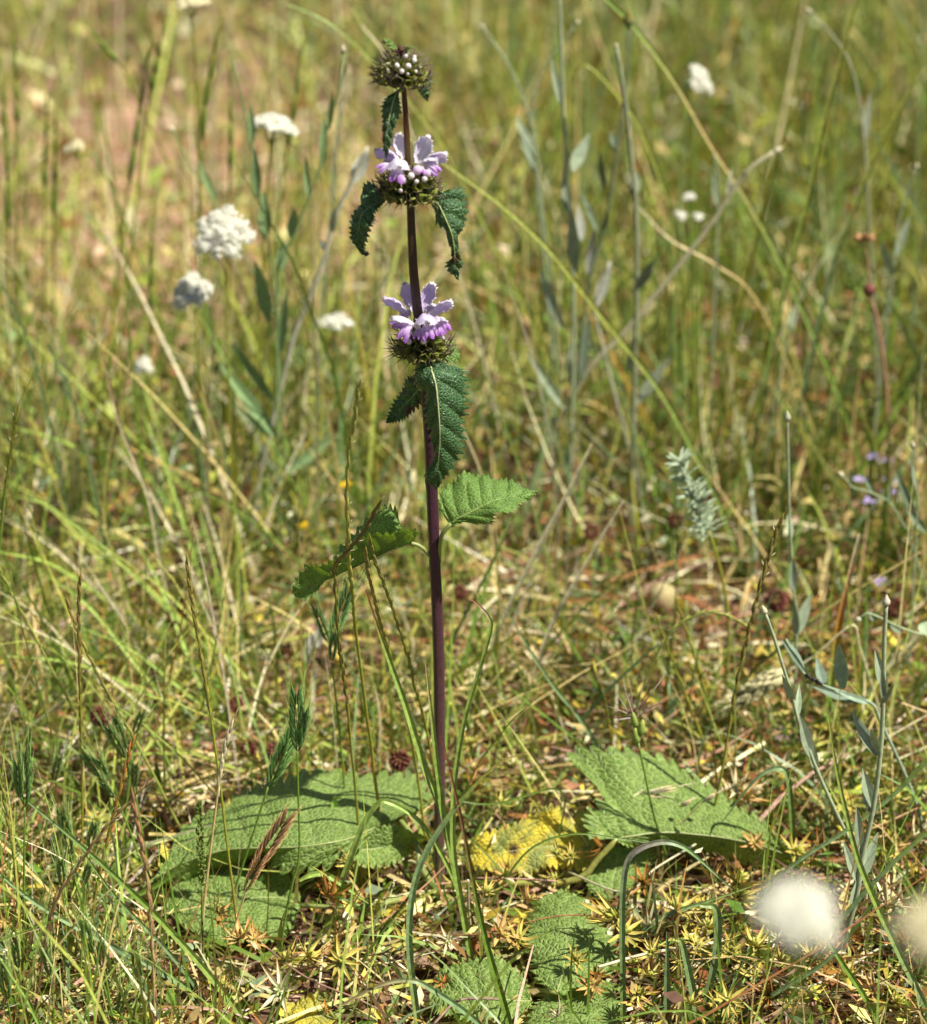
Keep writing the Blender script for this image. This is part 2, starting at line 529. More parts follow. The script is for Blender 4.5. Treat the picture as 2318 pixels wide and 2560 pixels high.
def ribbons(P, az, el, L, W, curl, twist, cb, ct, seg=4, taper=1.0):
    """vectorised curved strips: base points, azimuth, elevation, length, width, bend; colours base -> tip"""
    n = len(P)
    t = np.linspace(0, 1, seg + 1)
    e = el[:, None] - curl[:, None] * t[None, :]
    a = az[:, None] + twist[:, None] * t[None, :]
    d = np.stack([np.cos(e) * np.cos(a), np.cos(e) * np.sin(a), np.sin(e)], -1)
    step = (L / seg)[:, None, None] * d
    c = P[:, None] + np.concatenate([np.zeros((n, 1, 3)), np.cumsum(step[:, :-1], 1)], 1)
    c[..., 2] = np.maximum(c[..., 2], 0.001 + 0.004 * rng.rand(n)[:, None])
    ref = norm(rng.normal(0, 1, (n, 3)) + np.array([0, -0.6, 0.3]))
    S = norm(np.cross(d, ref[:, None]))
    w = W[:, None] * np.clip(1 - taper * t[None, :] ** 2.2, 0.05, 1)
    V = np.stack([c - S * w[..., None] / 2, c + S * w[..., None] / 2], 2)       # n, seg+1, 2, 3
    C = cb[:, None] * (1 - t[None, :, None]) + ct[:, None] * t[None, :, None]
    C = np.repeat(C[:, :, None], 2, 2)
    base = (np.arange(n) * (seg + 1) * 2)[:, None, None]
    k = (np.arange(seg) * 2)[None, :, None]
    F = base + k + np.array([0, 1, 3, 2])[None, None]
    return under_leaves(V.reshape(-1, 3), F.reshape(-1, 4), C.reshape(-1, 3), (seg + 1) * 2)

OCC = {}
def occupy(G):
    for x, y, z in G.reshape(-1, 3):
        for dx in (-2, 0, 2):
            for dy in (-4, -2, 0, 2):
                k = (int(x // .005) + dx, int(y // .005) + dy)
                OCC[k] = min(OCC.get(k, 9), max(z - .006, .010) if dx == dy == 0 else max(z - .008, .014))

def under_leaves(V, F, C, per):
    """drop whole strips that would pierce or cover a rosette leaf"""
    if not OCC:
        return V, F, C
    ks = np.array(list(OCC.keys())); zs = np.array(list(OCC.values()))
    k0 = ks.min(0); shape = ks.max(0) - k0 + 1
    grid = np.full(shape, 9.0); grid[tuple((ks - k0).T)] = zs
    q = (V[:, :2] // .005).astype(int) - k0
    ok = ((q >= 0) & (q < shape)).all(1)
    lim = np.full(len(V), 9.0); lim[ok] = grid[q[ok, 0], q[ok, 1]]
    bad = (V[:, 2] > lim).reshape(-1, per).any(1)
    keep = ~bad | (rng.rand(len(bad)) < .07)
    n = int(keep.sum()); fp = len(F) // len(bad)
    F = F.reshape(len(bad), fp, -1)[keep] - (np.arange(len(bad))[keep] * per)[:, None, None] + (np.arange(n) * per)[:, None, None]
    return V.reshape(-1, per, 3)[keep].reshape(-1, 3), F.reshape(n * fp, -1), C.reshape(-1, per, 3)[keep].reshape(-1, 3)

def half_width(y):
    return 0.06 + y * 0.205

def scatter(n, y0, y1, margin=0.12, power=1.0):
    """points on the ground within view plus a margin"""
    out = []
    tot = 0
    while tot < n:
        y = rng.uniform(y0, y1, n)
        x = rng.uniform(-1, 1, n) * (half_width(y1) + margin)
        keep = np.abs(x) < half_width(y) + margin
        out.append(np.stack([x, y], -1)[keep]); tot += keep.sum()
    return np.vstack(out)[:n]

def scatter_out(n):
    """points round about, outside the photographed strip"""
    x = rng.uniform(-3.2, 3.2, n * 2); y = rng.uniform(0.15, 7.0, n * 2)
    inside = (np.abs(x) < half_width(y) + 0.08) & (y > 1.0) & (y < 4.7)
    p = np.stack([x, y], -1)[~inside]
    return p[:n]

def blotch(x, y, f, s):
    return 0.5 + 0.25 * (np.sin(x * f + s) * np.cos(y * f * 0.8 - s * 1.7) + np.sin((x + y) * f * 0.63 + 2.1 * s) * np.cos((x - y) * f * 0.47 + s))

def pick(n, cols, wts):
    """per-point colour choice, wts: n x k"""
    w = np.asarray(wts, float)
    if w.ndim == 1:
        w = np.repeat(w[None], n, 0)
    w = w / w.sum(1, keepdims=True)
    k = (rng.rand(n, 1) > np.cumsum(w, 1)).sum(1)
    c = np.asarray(cols)[np.clip(k, 0, len(cols) - 1)]
    return c * rng.uniform(0.72, 1.28, (n, 1)) * rng.uniform(0.92, 1.08, (n, 3))

def clumps(p, seed, lo=.25):
    """chance of growing here: tufts with thin places between"""
    v = .5 * blotch(p[:, 0], p[:, 1], 19.0, seed) + .5 * blotch(p[:, 0], p[:, 1], 41.0, seed * 1.7)
    return np.clip((v - .36) / .22, lo, 1)

def leftness(p):
    """1 on the dry trodden patch at the back left, 0 elsewhere"""
    a = np.clip((p[:, 1] - 2.15) / 0.5, 0, 1) * np.clip((0.12 - p[:, 0]) / 0.25, 0, 1)
    return a

def cover():
    Vs, Fs, Cs, off = [], [], [], 0
    def push(r):
        nonlocal off
        V, F, C = r
        Vs.append(V); Fs.append(F + off); Cs.append(C); off += len(V)

    # dry straw lying in a tangle
    for (n, y0, y1, wmul) in ((15000, 1.02, 1.95, 1.5), (15000, 1.9, 4.6, 2.0)):
        p = scatter(n, y0, y1)
        p = p[rng.rand(n) < clumps(p, 1.2, .3) * (1 - .75 * leftness(p) * (blotch(p[:, 0], p[:, 1], 6, .3) > .45))]; n = len(p)
        lf = leftness(p)
        b = blotch(p[:, 0], p[:, 1], 7.0, 0.7)
        green = np.clip(b * 1.3 - 0.35, 0, 1) * (1 - 0.6 * lf)
        right = np.clip(p[:, 0] / 0.3, -1, 1) * 0.5 + 0.5
        far = np.clip((p[:, 1] - 1.9) / 0.8, 0, 1)
        w = np.stack([0.75 + 0.5 * lf - .25 * right, 0.45 + 0.3 * lf - .2 * right, 0.16 + .30 * right * (1 - lf), (0.22 + .3 * right) * (1 - lf), 0.55 * green + 0.3 * far + .15,
                      0.7 * far * (1 - lf) * right + 0.25 * green, 0.15 + 0.45 * lf], 1)
        c = pick(n, [STRAW, PALE, RUST, BROWN, YELGREEN, OLIVE, PINK], w)
        az = rng.uniform(0, 2 * math.pi, n)
        el = np.radians(rng.normal(4, 11, n))
        L = rng.gamma(4.0, 0.016, n) + 0.02
        push(ribbons(np.column_stack([p, rng.gamma(2.0, 0.0055, n)]), az, el, L, rng.uniform(0.0006, 0.0021, n) * wmul,
                     np.radians(rng.normal(12, 25, n)), rng.normal(0, 0.5, n), c, c * rng.uniform(0.8, 1.25, (n, 1)), 3, 0.6))
    # short green and yellowing blades
    for (n, y0, y1, hmul) in ((17000, 1.02, 1.95, 0.85), (24000, 1.9, 4.6, 1.5)):
        p = scatter(n, y0, y1)
        lf = leftness(p)
        b = blotch(p[:, 0], p[:, 1], 5.0, 2.2)
        keep = rng.rand(n) < (1 - .75 * lf) * clumps(p, 3.1, .15)
        p, lf, b = p[keep], lf[keep], b[keep]; m = len(p)
        right = np.clip(p[:, 0] / 0.3, -1, 1) * 0.5 + 0.5
        far = np.clip((p[:, 1] - 1.9) / 0.8, 0, 1)
        w = np.stack([0.65 + 0 * b, 0.35 * b + 0.25 * (1 - lf), 0.40 * b + 0.7 * lf + 0.25 * (1 - right) * far,
                      0.8 * far * (1 - lf) * (0.3 + right), 0.22 + 0.3 * lf, (0.35 + .45 * right) * (1 - lf), 0.35 * (1 - right)], 1)
        c = pick(m, [GREEN, BLUEGREEN, YELGREEN, OLIVE, STRAW, GREEN * 0.6, LITGREEN], w)
        tip = c * rng.uniform(0.9, 1.3, (m, 1))
        dry = rng.rand(m) < 0.35
        tip[dry] = pick(int(dry.sum()), [STRAW, YELGREEN, ORANGE], [1, 1, 0.5])
        el = np.radians(np.clip(rng.normal(58, 24, m), 5, 92))
        L = (rng.gamma(5.0, 0.0105, m) + 0.015) * hmul
        push(ribbons(np.column_stack([p, np.zeros(m)]), rng.uniform(0, 2 * math.pi, m), el, L,
                     rng.uniform(0.0014, 0.0036, m) * (1 + .5 * (hmul > 1)), np.radians(rng.normal(35, 30, m)), rng.normal(0, 0.4, m), c, tip, 4, 1.0))
    # tall thin culms behind the plant, standing fairly straight
    n = 17000
    p = scatter(n, 1.62, 4.6)
    lf = leftness(p); right = np.clip(p[:, 0] / 0.3, -1, 1) * 0.5 + 0.5
    keep = rng.rand(n) < (1 - .7 * lf) * clumps(p, 5.5, .2)
    p, lf, right = p[keep], lf[keep], right[keep]; m = len(p)
    c = pick(m, [GREEN, YELGREEN, STRAW, PALE, OLIVE, BLUEGREEN], np.stack([0.75 + 0 * lf, 0.6 - .25 * right, 0.5 - .2 * right, 0.35 - .15 * right, 0.8 * right, 0.35 + 0.35 * right], 1))
    push(ribbons(np.column_stack([p, np.zeros(m)]), rng.uniform(0, 2 * math.pi, m), np.radians(np.clip(rng.normal(70, 18, m), 15, 98)),
                 rng.gamma(5.0, 0.032, m) * np.where(p[:, 1] < 1.85, 0.6, 1) + 0.03, rng.uniform(0.0014, 0.0036, m), np.radians(rng.normal(10, 16, m)),
                 rng.normal(0, 0.3, m), c, c * rng.uniform(0.9, 1.3, (m, 1)), 4, 0.9))
    n = 2200
    p = scatter(n, 1.05, 1.75); p = p[(p[:, 0] < -.10 + rng.normal(0, .05, n)) | (rng.rand(n) < .22)]; m = len(p)
    c = pick(m, [GREEN, LITGREEN, YELGREEN, STRAW, PALE, RUST], [.8, .6, .7, .5, .3, .25])
    push(ribbons(np.column_stack([p, np.zeros(m)]), rng.uniform(0, 6.28, m), np.radians(np.clip(rng.normal(68, 17, m), 20, 98)), rng.gamma(5, .022, m) + .03,
                 rng.uniform(.0009, .0024, m), np.radians(rng.normal(12, 18, m)), rng.normal(0, .3, m), c, c * rng.uniform(.9, 1.25, (m, 1)), 4, .9))
    V, F, C = np.vstack(Vs), np.vstack(Fs), np.vstack(Cs)
    big_mesh("meadow_grass", V, F, C, M_GRASS, "tangle of dry straw and short green grass covering the ground", "grass")

    # the same meadow going on to the sides and behind the camera, thinner
    Vs, Fs, Cs, off = [], [], [], 0
    n = 42000
    p = scatter_out(n); n = len(p)
    c = pick(n, [STRAW, PALE, YELGREEN, GREEN, OLIVE, BLUEGREEN, RUST], [1, 0.5, 0.7, 0.8, 0.6, 0.25, 0.2])
    lying = rng.rand(n) < 0.5
    el = np.where(lying, np.radians(rng.normal(8, 15, n)), np.radians(rng.normal(68, 18, n)))
    L = np.where(lying, rng.gamma(4, 0.022, n), rng.gamma(5, 0.024, n)) + 0.03
    push(ribbons(np.column_stack([p, rng.gamma(2, 0.006, n) * lying]), rng.uniform(0, 6.28, n), el, L, rng.uniform(0.0014, 0.0045, n),
                 np.radians(rng.normal(15, 25, n)), rng.normal(0, 0.4, n), c, c * rng.uniform(0.9, 1.2, (n, 1)), 2, 0.9))
    big_mesh("meadow_grass", np.vstack(Vs), np.vstack(Fs), np.vstack(Cs), M_GRASS, "dry and green grass of the meadow round about", "grass")

    # small leaves, husks and bract points of the ground cover: pointed diamonds
    def diamonds(p, z, size, asp, c, updir):
        n = len(p)
        d = norm(np.column_stack([rng.normal(0, 1, (n, 2)), rng.normal(updir, 0.6, n)]))
        s = norm(np.cross(d, norm(rng.normal(0, 1, (n, 3)))))
        nn = np.cross(s, d)
        b = np.column_stack([p, z])
        L = size[:, None]; W = (size * asp)[:, None]
        V = np.stack([b, b + d * L * .45 - s * W / 2 + nn * W * .25, b + d * L, b + d * L * .45 + s * W / 2 + nn * W * .25], 1)
        F = (np.arange(n) * 4)[:, None] + np.arange(4)[None]
        return under_leaves(V.reshape(-1, 3), F, np.repeat(c, 4, 0), 4)
    Vs, Fs, Cs, off = [], [], [], 0
    n = 30000
    p = scatter(n, 1.02, 2.3)
    front = np.clip((2.05 - p[:, 1]) / 0.6, 0, 1); right = np.clip(p[:, 0] / 0.25, -1, 1) * 0.5 + 0.5
    w = np.stack([0.5 + 0 * front, 0.3 + 0.5 * front * right, 0.45 + 0.1 * right, 0.4 + 0 * front, 0.35 + 0 * front, 0.22 + 0 * front, 0.12 + 0 * front], 1)
    c = pick(n, [GREEN, STAR, RUST * 0.9, STRAW, BROWN, PALE, BLUEGREEN], w)
    push(diamonds(p, rng.gamma(1.6, 0.009, n), rng.gamma(4, 0.0021, n) + 0.003, rng.uniform(0.15, 0.5, n), c, 0.3))
    n = 26000
    p = scatter(n, 2.2, 4.6)
    lf = leftness(p); right = np.clip(p[:, 0] / 0.3, -1, 1) * 0.5 + 0.5
    w = np.stack([0.5 * (1 - lf), 0.5 + 0.2 * lf, 0.35 + 0 * lf, 0.35 + 0.5 * lf, 0.7 * (1 - lf) * right, 0.15 + 0 * lf], 1)
    c = pick(n, [GREEN, YELGREEN, RUST, STRAW, OLIVE, PALE], w)
    keep = rng.rand(n) > 0.75 * lf
    p, c = p[keep], c[keep]; n = len(p)
    push(diamonds(p, rng.gamma(2.2, 0.012, n), rng.gamma(4, 0.0034, n) + 0.004, rng.uniform(0.2, 0.6, n), c, 0.4))
    big_mesh("ground_cover", np.vstack(Vs), np.vstack(Fs), np.vstack(Cs), M_GRASS, "small leaves, husks and bract points littering the ground", "litter")

# ------------------------------------------------------------------ the tall flowering plant
ROOT = np.array([PZ(1100, 2240, 0.0)[0], Y0, 0.0])
plant = thing("flowering_plant", "tall purple-stemmed plant with three whorls of flowers and broad wrinkled leaves", "plant", ROOT)

STEM_PX = [(1100, 2245), (1099, 2100), (1100, 1950), (1099, 1800), (1097, 1650), (1092, 1500), (1087, 1403), (1081, 1250), (1076, 1120),
           (1068, 1000), (1058, 880), (1046, 790), (1035, 690), (1030, 600), (1026, 500), (1021, 420), (1015, 300), (1008, 200), (1004, 150), (1001, 118)]
def stem_axis(py):
    ys = np.array([p[1] for p in STEM_PX][::-1], float); xs = np.array([p[0] for p in STEM_PX][::-1], float)
    return PY(np.interp(py, ys, xs), py, Y0)

def build_stem():
    p = cr([PY(x, y, Y0) for x, y in STEM_PX], 120)
    t = np.linspace(0, 1, 120)
    r = np.interp(t, [0, .1, .45, .55, .7, .85, 1], [.0036, .0036, .0036, .0031, .0025, .0017, .0009])
    c = np.empty((120, 3))
    for k in range(3):
        c[:, k] = np.interp(t, [0, .08, .3, .55, .62, .72, .80, .86, .92, 1.0],
                            [[.12, .10, .060, .050, .042, .040, .070, .080, .085, .085],
                             [.10, .050, .020, .018, .020, .028, .045, .024, .080, .095],
                             [.05, .045, .034, .030, .014, .012, .012, .012, .018, .018]][k])
    # square stem: four rounded ridges
    T = norm(np.gradient(p, axis=0)); A = norm(np.cross(T, [0.5, 0.8, 0.1])); B = np.cross(T, A)
    n = 16
    th = np.arange(n) * 2 * math.pi / n
    k = 1 + 0.09 * np.cos(4 * th)
    bump = 1 + 0.18 * np.exp(-((p[:, 2] - p[np.argmin(np.abs(t - .39)), 2]) / .004) ** 2)
    G = p[:, None] + (r * bump)[:, None, None] * k[None, :, None] * (A[:, None] * np.cos(th)[None, :, None] + B[:, None] * np.sin(th)[None, :, None])
    mb = MB(); mb.grid(G, c, closed=True)
    mb.part("stem", M_STEM, plant, label="square dark purple stem turning green near the top")
build_stem()

def leaf_surface(rows, zf, mode, nu, nv, teeth, amp, crenate, bulge, waves, base, relief=.0014):
    """rows of (left margin, midrib, right margin) pixel pairs + three depths (cm behind the root line, or heights)"""
    L, M, R = [], [], []
    for r in rows:
        for k, dst in ((0, L), (2, M), (4, R)):
            px, py = zf(r[k], r[k + 1])
            d = r[6 + k // 2] / 100.0
            dst.append(PZ(px, py, d) if mode == 'z' else PY(px, py, base + d))
    L, M, R = cr(L, nu), cr(M, nu), cr(R, nu)
    t = np.linspace(0, 1, nu)
    def tooth(ph):
        x = (t * teeth + ph) % 1.0
        if crenate:
            return np.clip(np.sin(math.pi * x), 0, 1) ** .75
        return np.where(x < 0.8, x / 0.8, (1 - x) / 0.2) ** 1.1
    env = np.clip(np.minimum(t / 0.06, (1 - t) / 0.03), 0, 1)
    irr = 0.75 + 0.5 * np.abs(np.sin(t * 37.0 + teeth))
    half = nv // 2
    a = np.linspace(1, 0, half + 1) ** 0.85
    G = np.zeros((nu, nv, 3)); H = np.zeros((nu, nv)); VE = np.zeros((nu, nv)); UV = np.zeros((nu, nv, 2))
    arc = np.concatenate([[0], np.cumsum(np.linalg.norm(np.diff(M, axis=0), axis=1))])
    nsec = max(4, int(teeth * 0.36))
    T = norm(np.gradient(M, axis=0))
    for side, E, ph in ((0, L, 0.0), (1, R, 0.43)):
        wv = np.linalg.norm(E - M, axis=1)
        k = 1 + np.minimum(amp / 1000 / np.maximum(wv, .002), .45) * irr * env * (tooth(ph) - 0.55)
        for j in range(half + 1):
            v = a[j]
            jj = j if side == 0 else nv - 1 - j
            grow = 1 + (k - 1) * np.clip((v - 0.6) / 0.4, 0, 1) ** 1.5
            G[:, jj] = M + (E - M) * (v * grow)[:, None] + T * ((0.0 if crenate else .0006) * v ** 6 * env * tooth(ph))[:, None]
            s = (t - 0.20 * v * (1 - t) ** 0.3 * 0.9) * nsec + (0.5 if side else 0.0)
            f = np.abs(np.sin(math.pi * s))
            VE[:, jj] = np.clip(1 - f / 0.2, 0, 1) * np.clip(1 - v * 0.75, 0, 1) * (v > 0.02)
            H[:, jj] = (f ** 0.6 - 0.5) * relief * np.clip(v * 6, 0, 1) * np.clip((1 - v) * 5 + .35, 0, 1)
            H[:, jj] += bulge * wv * v * (1 - v) * 2.2
            H[:, jj] += waves * 1.8 * (np.sin(t * 17 + (2.0 if side else 0)) + .6 * np.sin(t * 31 + 1.3)) * v ** 2
            UV[:, jj, 0] = arc * 100
            UV[:, jj, 1] = (v * wv * (1 if side else -1)) * 100 + 50
    du = np.gradient(G, axis=0); dv = np.gradient(G, axis=1)
    N = norm(np.cross(dv, du))
    # upper side: the face that looks up, or at the camera where upright
    if np.mean(N[..., 2]) * 1.0 - np.mean(N[..., 1]) * 0.3 < 0:
        N = -N; flip = True
    else:
        flip = False
    G = G + N * H[..., None]
    return G, UV, VE, M, flip, N

def leaf(rows, zf, mat, mode='y', nu=110, nv=31, teeth=20, amp=3, crenate=False, bulge=0.12, waves=0.0, spots=(), petiole=None,
         rib=0.0008, ribcol=(0.30, 0.34, 0.12), label=None, flip_up=None, base=None, pet_r=(0.0011, 0.0014), petcol=(0.22, 0.26, 0.07)):
    G, UV, VE, M, flip, N = leaf_surface(rows, zf, mode, nu, nv, teeth, amp, crenate, bulge, waves, Y0 if base is None else base, .0022 if mat is M_LEAF_UP else .0015)
    if flip_up is not None:
        flip = flip != flip_up
    C = np.zeros(G.shape); C[..., 0] = VE * 0.95
    for (sx, sy, sr) in spots:
        px, py = zf(sx, sy)
        d = norm(ray(px, py))
        rel = G - CAM
        dist = np.linalg.norm(np.cross(rel, d), axis=-1)
        C[..., 1] = np.maximum(C[..., 1], np.clip(1.6 - dist / (sr * 0.01), 0, 1))
    if flip:
        G2, UV2, C2 = G[:, ::-1], UV[:, ::-1], C[:, ::-1]
    else:
        G2, UV2, C2 = G, UV, C
    if mode == 'z':
        occupy(G)
    mb = MB(); mb.grid(G2, C2, UV2)
    o = mb.part("leaf", mat, plant, label=label)
    if rib:
        q = MB()
        c = nv // 2
        pts = G[:, c] + N[:, c] * rib * -0.25
        q.tube(pts[::3], np.linspace(rib * .8, rib * 0.18, len(pts[::3])), np.array(ribcol), 6)
        q.part("midrib", M_STEM, o)
    if petiole is not None:
        q = MB()
        pts = cr([np.asarray(x, float) for x in petiole], 14)
        q.tube(pts, np.array(pet_r), np.array(petcol), 7)
        q.part("petiole", M_STEM, o)
    return o

def rowsd(rows, dM, dL, dR):
    n = len(rows)
    f = lambda d: np.interp(np.linspace(0, 1, n), np.linspace(0, 1, len(d)), d) if np.ndim(d) else np.full(n, d)
    m, l, r = f(dM), f(dL), f(dR)
    return [tuple(x) + (m[i] + l[i], m[i], m[i] + r[i]) for i, x in enumerate(rows)]

def pp(zf, x, y, d=0.0, z=None):
    px, py = zf(x, y)
    return PZ(px, py, z / 100) if z is not None else PY(px, py, Y0 + d / 100)

# --- leaves under the lowest whorl
leaf(rowsd([(505, 800, 512, 800, 520, 800), (420, 845, 530, 860, 720, 835), (380, 955, 552, 930, 850, 890), (450, 1080, 578, 1030, 850, 1010),
            (480, 1190, 592, 1160, 850, 1130), (486, 1300, 603, 1290, 845, 1260), (512, 1420, 611, 1420, 838, 1400), (540, 1560, 612, 1540, 825, 1540),
            (545, 1700, 603, 1660, 780, 1660), (495, 1830, 590, 1780, 690, 1800), (515, 1900, 585, 1870, 640, 1890), (575, 1955, 580, 1960, 585, 1955)],
           [-0.8, -2.0, -2.6, -2.8, -2.6, -2.3, -1.9], [0.1, 0.9, 1.0, 0.9, 0.5, 0.2, 0], [0.1, 0.9, 1.3, 1.3, 1.0, 0.4, 0]),
     Z6, M_LEAF_UP, nu=190, nv=33, teeth=22, amp=6.0, bulge=0.10, waves=0.0006, rib=0.0009, ribcol=(0.42, 0.46, 0.20), flip_up=False,
     petiole=[pp(Z6, 440, 735, 0), pp(Z6, 480, 760, -.5), pp(Z6, 512, 802, -.8)], label="large dark glossy leaf hanging in front of the stem")
leaf(rowsd([(530, 735, 530, 752, 535, 790), (620, 660, 630, 735, 640, 805), (720, 620, 700, 725, 720, 822), (770, 700, 768, 735, 772, 790), (785, 745, 785, 750, 785, 755)],
           [-.2, .3, .8, 1.0], [0, .3, .5, .2], [0, -.3, -.4, -.1]), Z6, M_LEAF_MID, nu=70, nv=21, teeth=9, amp=2.6, bulge=.05, rib=0.0005)
leaf(rowsd([(405, 930, 425, 1050, 445, 1085), (320, 945, 380, 1105, 452, 1180), (275, 1060, 320, 1170, 360, 1270), (200, 1165, 250, 1240, 285, 1330),
            (150, 1270, 190, 1310, 200, 1355), (128, 1356, 130, 1358, 132, 1358)], [0.9, 1.4, 1.8, 1.6], [0, .4, .3, 0], [0, -.3, -.3, 0]),
     Z6, M_LEAF_UP, nu=90, nv=23, teeth=15, amp=3.0, bulge=.05, spots=((370, 940, .25), (345, 1250, .3), (285, 1075, .16), (420, 1190, .16)), rib=0.0006,
     petiole=[pp(Z6, 432, 735, .3), pp(Z6, 405, 850, .7), pp(Z6, 408, 960, .9), pp(Z6, 425, 1052, .9)], label="nibbled dark leaf with brown patches on the left of the stem")
# --- leaves under the middle whorl
leaf(rowsd([(338, 1248, 340, 1255, 342, 1262), (245, 1140, 270, 1285, 300, 1312), (172, 1160, 205, 1325, 262, 1360), (160, 1275, 155, 1375, 258, 1420),
            (95, 1365, 138, 1450, 232, 1450), (72, 1470, 128, 1530, 200, 1545), (85, 1560, 136, 1590, 178, 1615), (165, 1660, 180, 1670, 210, 1648)],
           [-.2, -.6, -1.0, -.9, -.6], [0, 1.3, .9, .1, 0], [0, -.4, -.4, -.2, 0]), Z1, M_LEAF_UP, nu=160, nv=27, teeth=18, amp=3.2, bulge=.08, rib=0.0006,
     spots=((185, 1665, .16),), petiole=[pp(Z1, 470, 1262, -.1), pp(Z1, 400, 1252, -.3), pp(Z1, 340, 1255, -.2)], label="drooping folded leaf on the left under the middle whorl")
leaf(rowsd([(645, 1268, 650, 1258, 665, 1250), (688, 1335, 708, 1298, 860, 1168), (700, 1435, 745, 1370, 905, 1265), (768, 1500, 782, 1450, 902, 1405),
            (795, 1560, 808, 1520, 862, 1490), (812, 1635, 822, 1600, 853, 1570), (802, 1680, 828, 1670, 850, 1660), (768, 1720, 830, 1730, 876, 1712),
            (800, 1790, 840, 1790, 862, 1780), (850, 1842, 852, 1843, 855, 1842)], [-.3, -1.0, -1.5, -1.5, -1.3, -1.1], [0, .5, .6, .2, .3, 0], [0, .8, 1.0, .4, .4, 0]),
     Z1, M_LEAF_UP, nu=180, nv=29, teeth=22, amp=4.2, bulge=.12, waves=.0005, spots=((825, 1690, .28),), rib=0.0006, ribcol=(.36, .40, .14), flip_up=False,
     petiole=[pp(Z1, 520, 1262, -.1), pp(Z1, 590, 1262, -.3), pp(Z1, 650, 1259, -.3)], label="puckered leaf with a withered brown tip on the right under the middle whorl")
# --- leaves under the top whorl
leaf(rowsd([(400, 495, 410, 490, 425, 497), (330, 530, 388, 545, 425, 540), (300, 595, 370, 612, 440, 618), (310, 685, 352, 700, 408, 712),
            (308, 765, 340, 772, 380, 770), (312, 835, 335, 842, 372, 832), (318, 900, 332, 905, 352, 895), (332, 965, 333, 967, 335, 965)],
           [-.4, -.9, -1.2, -1.1, -.9], [0, .4, .3, .2, 0], [0, .5, .4, .2, 0]), Z1, M_LEAF_UP, nu=160, nv=23, teeth=17, amp=3.2, bulge=.1, rib=0.0005,
     ribcol=(.42, .45, .2), flip_up=False, petiole=[pp(Z1, 450, 470, -.1), pp(Z1, 430, 480, -.3), pp(Z1, 410, 491, -.4)], label="narrow jagged leaf hanging under the top whorl")
leaf(rowsd([(560, 460, 590, 430, 650, 335), (565, 485, 605, 460, 660, 400), (590, 517, 622, 495, 644, 455), (630, 553, 632, 556, 635, 553)],
           [.7, .9, .9], [0, 0, 0], [.2, .2, 0]), Z1, M_LEAF_UP, nu=70, nv=19, teeth=9, amp=4.2, bulge=.05, rib=.0004, spots=((632, 548, .12),))
leaf(rowsd([(392, 212, 405, 205, 415, 190), (355, 175, 375, 160, 400, 160), (335, 150, 348, 128, 375, 125), (308, 135, 318, 118, 335, 108), (303, 128, 304, 126, 306, 122)],
           [-.1, -.2, -.3], 0, [.2, .2, .1]), Z1, M_LEAF_MID, nu=60, nv=15, teeth=9, amp=3.0, bulge=.1, rib=.0003, spots=((306, 128, .14),))
leaf(rowsd([(440, 232, 446, 230, 452, 225), (452, 195, 466, 190, 480, 215), (474, 168, 488, 172, 492, 186), (512, 164, 515, 168, 518, 172), (524, 174, 525, 175, 526, 176)],
           [-.1, -.3, -.3], 0, [.2, .2, .1]), Z1, M_LEAF_MID, nu=40, nv=13, teeth=6, amp=1.6, bulge=.1, rib=.0003)
# --- the pair of leaves half way up
leaf(rowsd([(1105, 530, 1115, 545, 1125, 548), (1032, 400, 1160, 510, 1240, 540), (1075, 300, 1220, 480, 1385, 550), (1165, 230, 1290, 445, 1410, 502),
            (1250, 234, 1350, 415, 1468, 458), (1335, 224, 1410, 390, 1528, 468), (1440, 255, 1490, 370, 1555, 430), (1540, 290, 1580, 352, 1612, 395),
            (1676, 334, 1680, 335, 1682, 337)], [-.6, -.8, -.6, 0, .6], [.3, 2.6, 3.0, 2.0, 0], [0, -1.4, -1.4, -.6, 0]),
     Z3, M_LEAF_MID, nu=180, nv=33, teeth=21, amp=3.8, bulge=.08, waves=.0008, rib=0.0007, ribcol=(.34, .40, .13),
     petiole=[pp(Z3, 1040, 800, 0), pp(Z3, 1042, 690, -.3), pp(Z3, 1062, 610, -.6), pp(Z3, 1116, 545, -.6)], label="sunlit green leaf held out to the right of the stem")
leaf(rowsd([(860, 665, 848, 671, 850, 660), (922, 606, 800, 690, 795, 560), (830, 578, 720, 718, 765, 445), (720, 592, 640, 757, 690, 432),
            (590, 615, 560, 792, 600, 492), (470, 692, 470, 837, 470, 605), (380, 752, 390, 877, 395, 700), (280, 800, 300, 912, 310, 905),
            (185, 818, 215, 952, 235, 1000), (105, 905, 120, 985, 165, 1040), (78, 1000, 80, 1003, 84, 1008)],
           [-.2, -.8, -1.2, -1.4, -1.3, -1.1], [0, -.9, -1.0, -.8, -.2, 0], [0, 1.6, 2.0, 1.6, -.4, 0]),
     Z3, M_LEAF_MID, nu=190, nv=35, teeth=24, amp=4.6, bulge=.06, waves=.0006, rib=0.0007, ribcol=(.30, .34, .10),
     spots=((650, 730, .14), (540, 690, .12), (140, 930, .1), (190, 960, .1), (840, 640, .1)),
     petiole=[pp(Z3, 1005, 805, 0), pp(Z3, 960, 735, -.2), pp(Z3, 910, 690, -.2), pp(Z3, 848, 671, -.2)], label="folded leaf reaching out to the left, its pale underside showing")

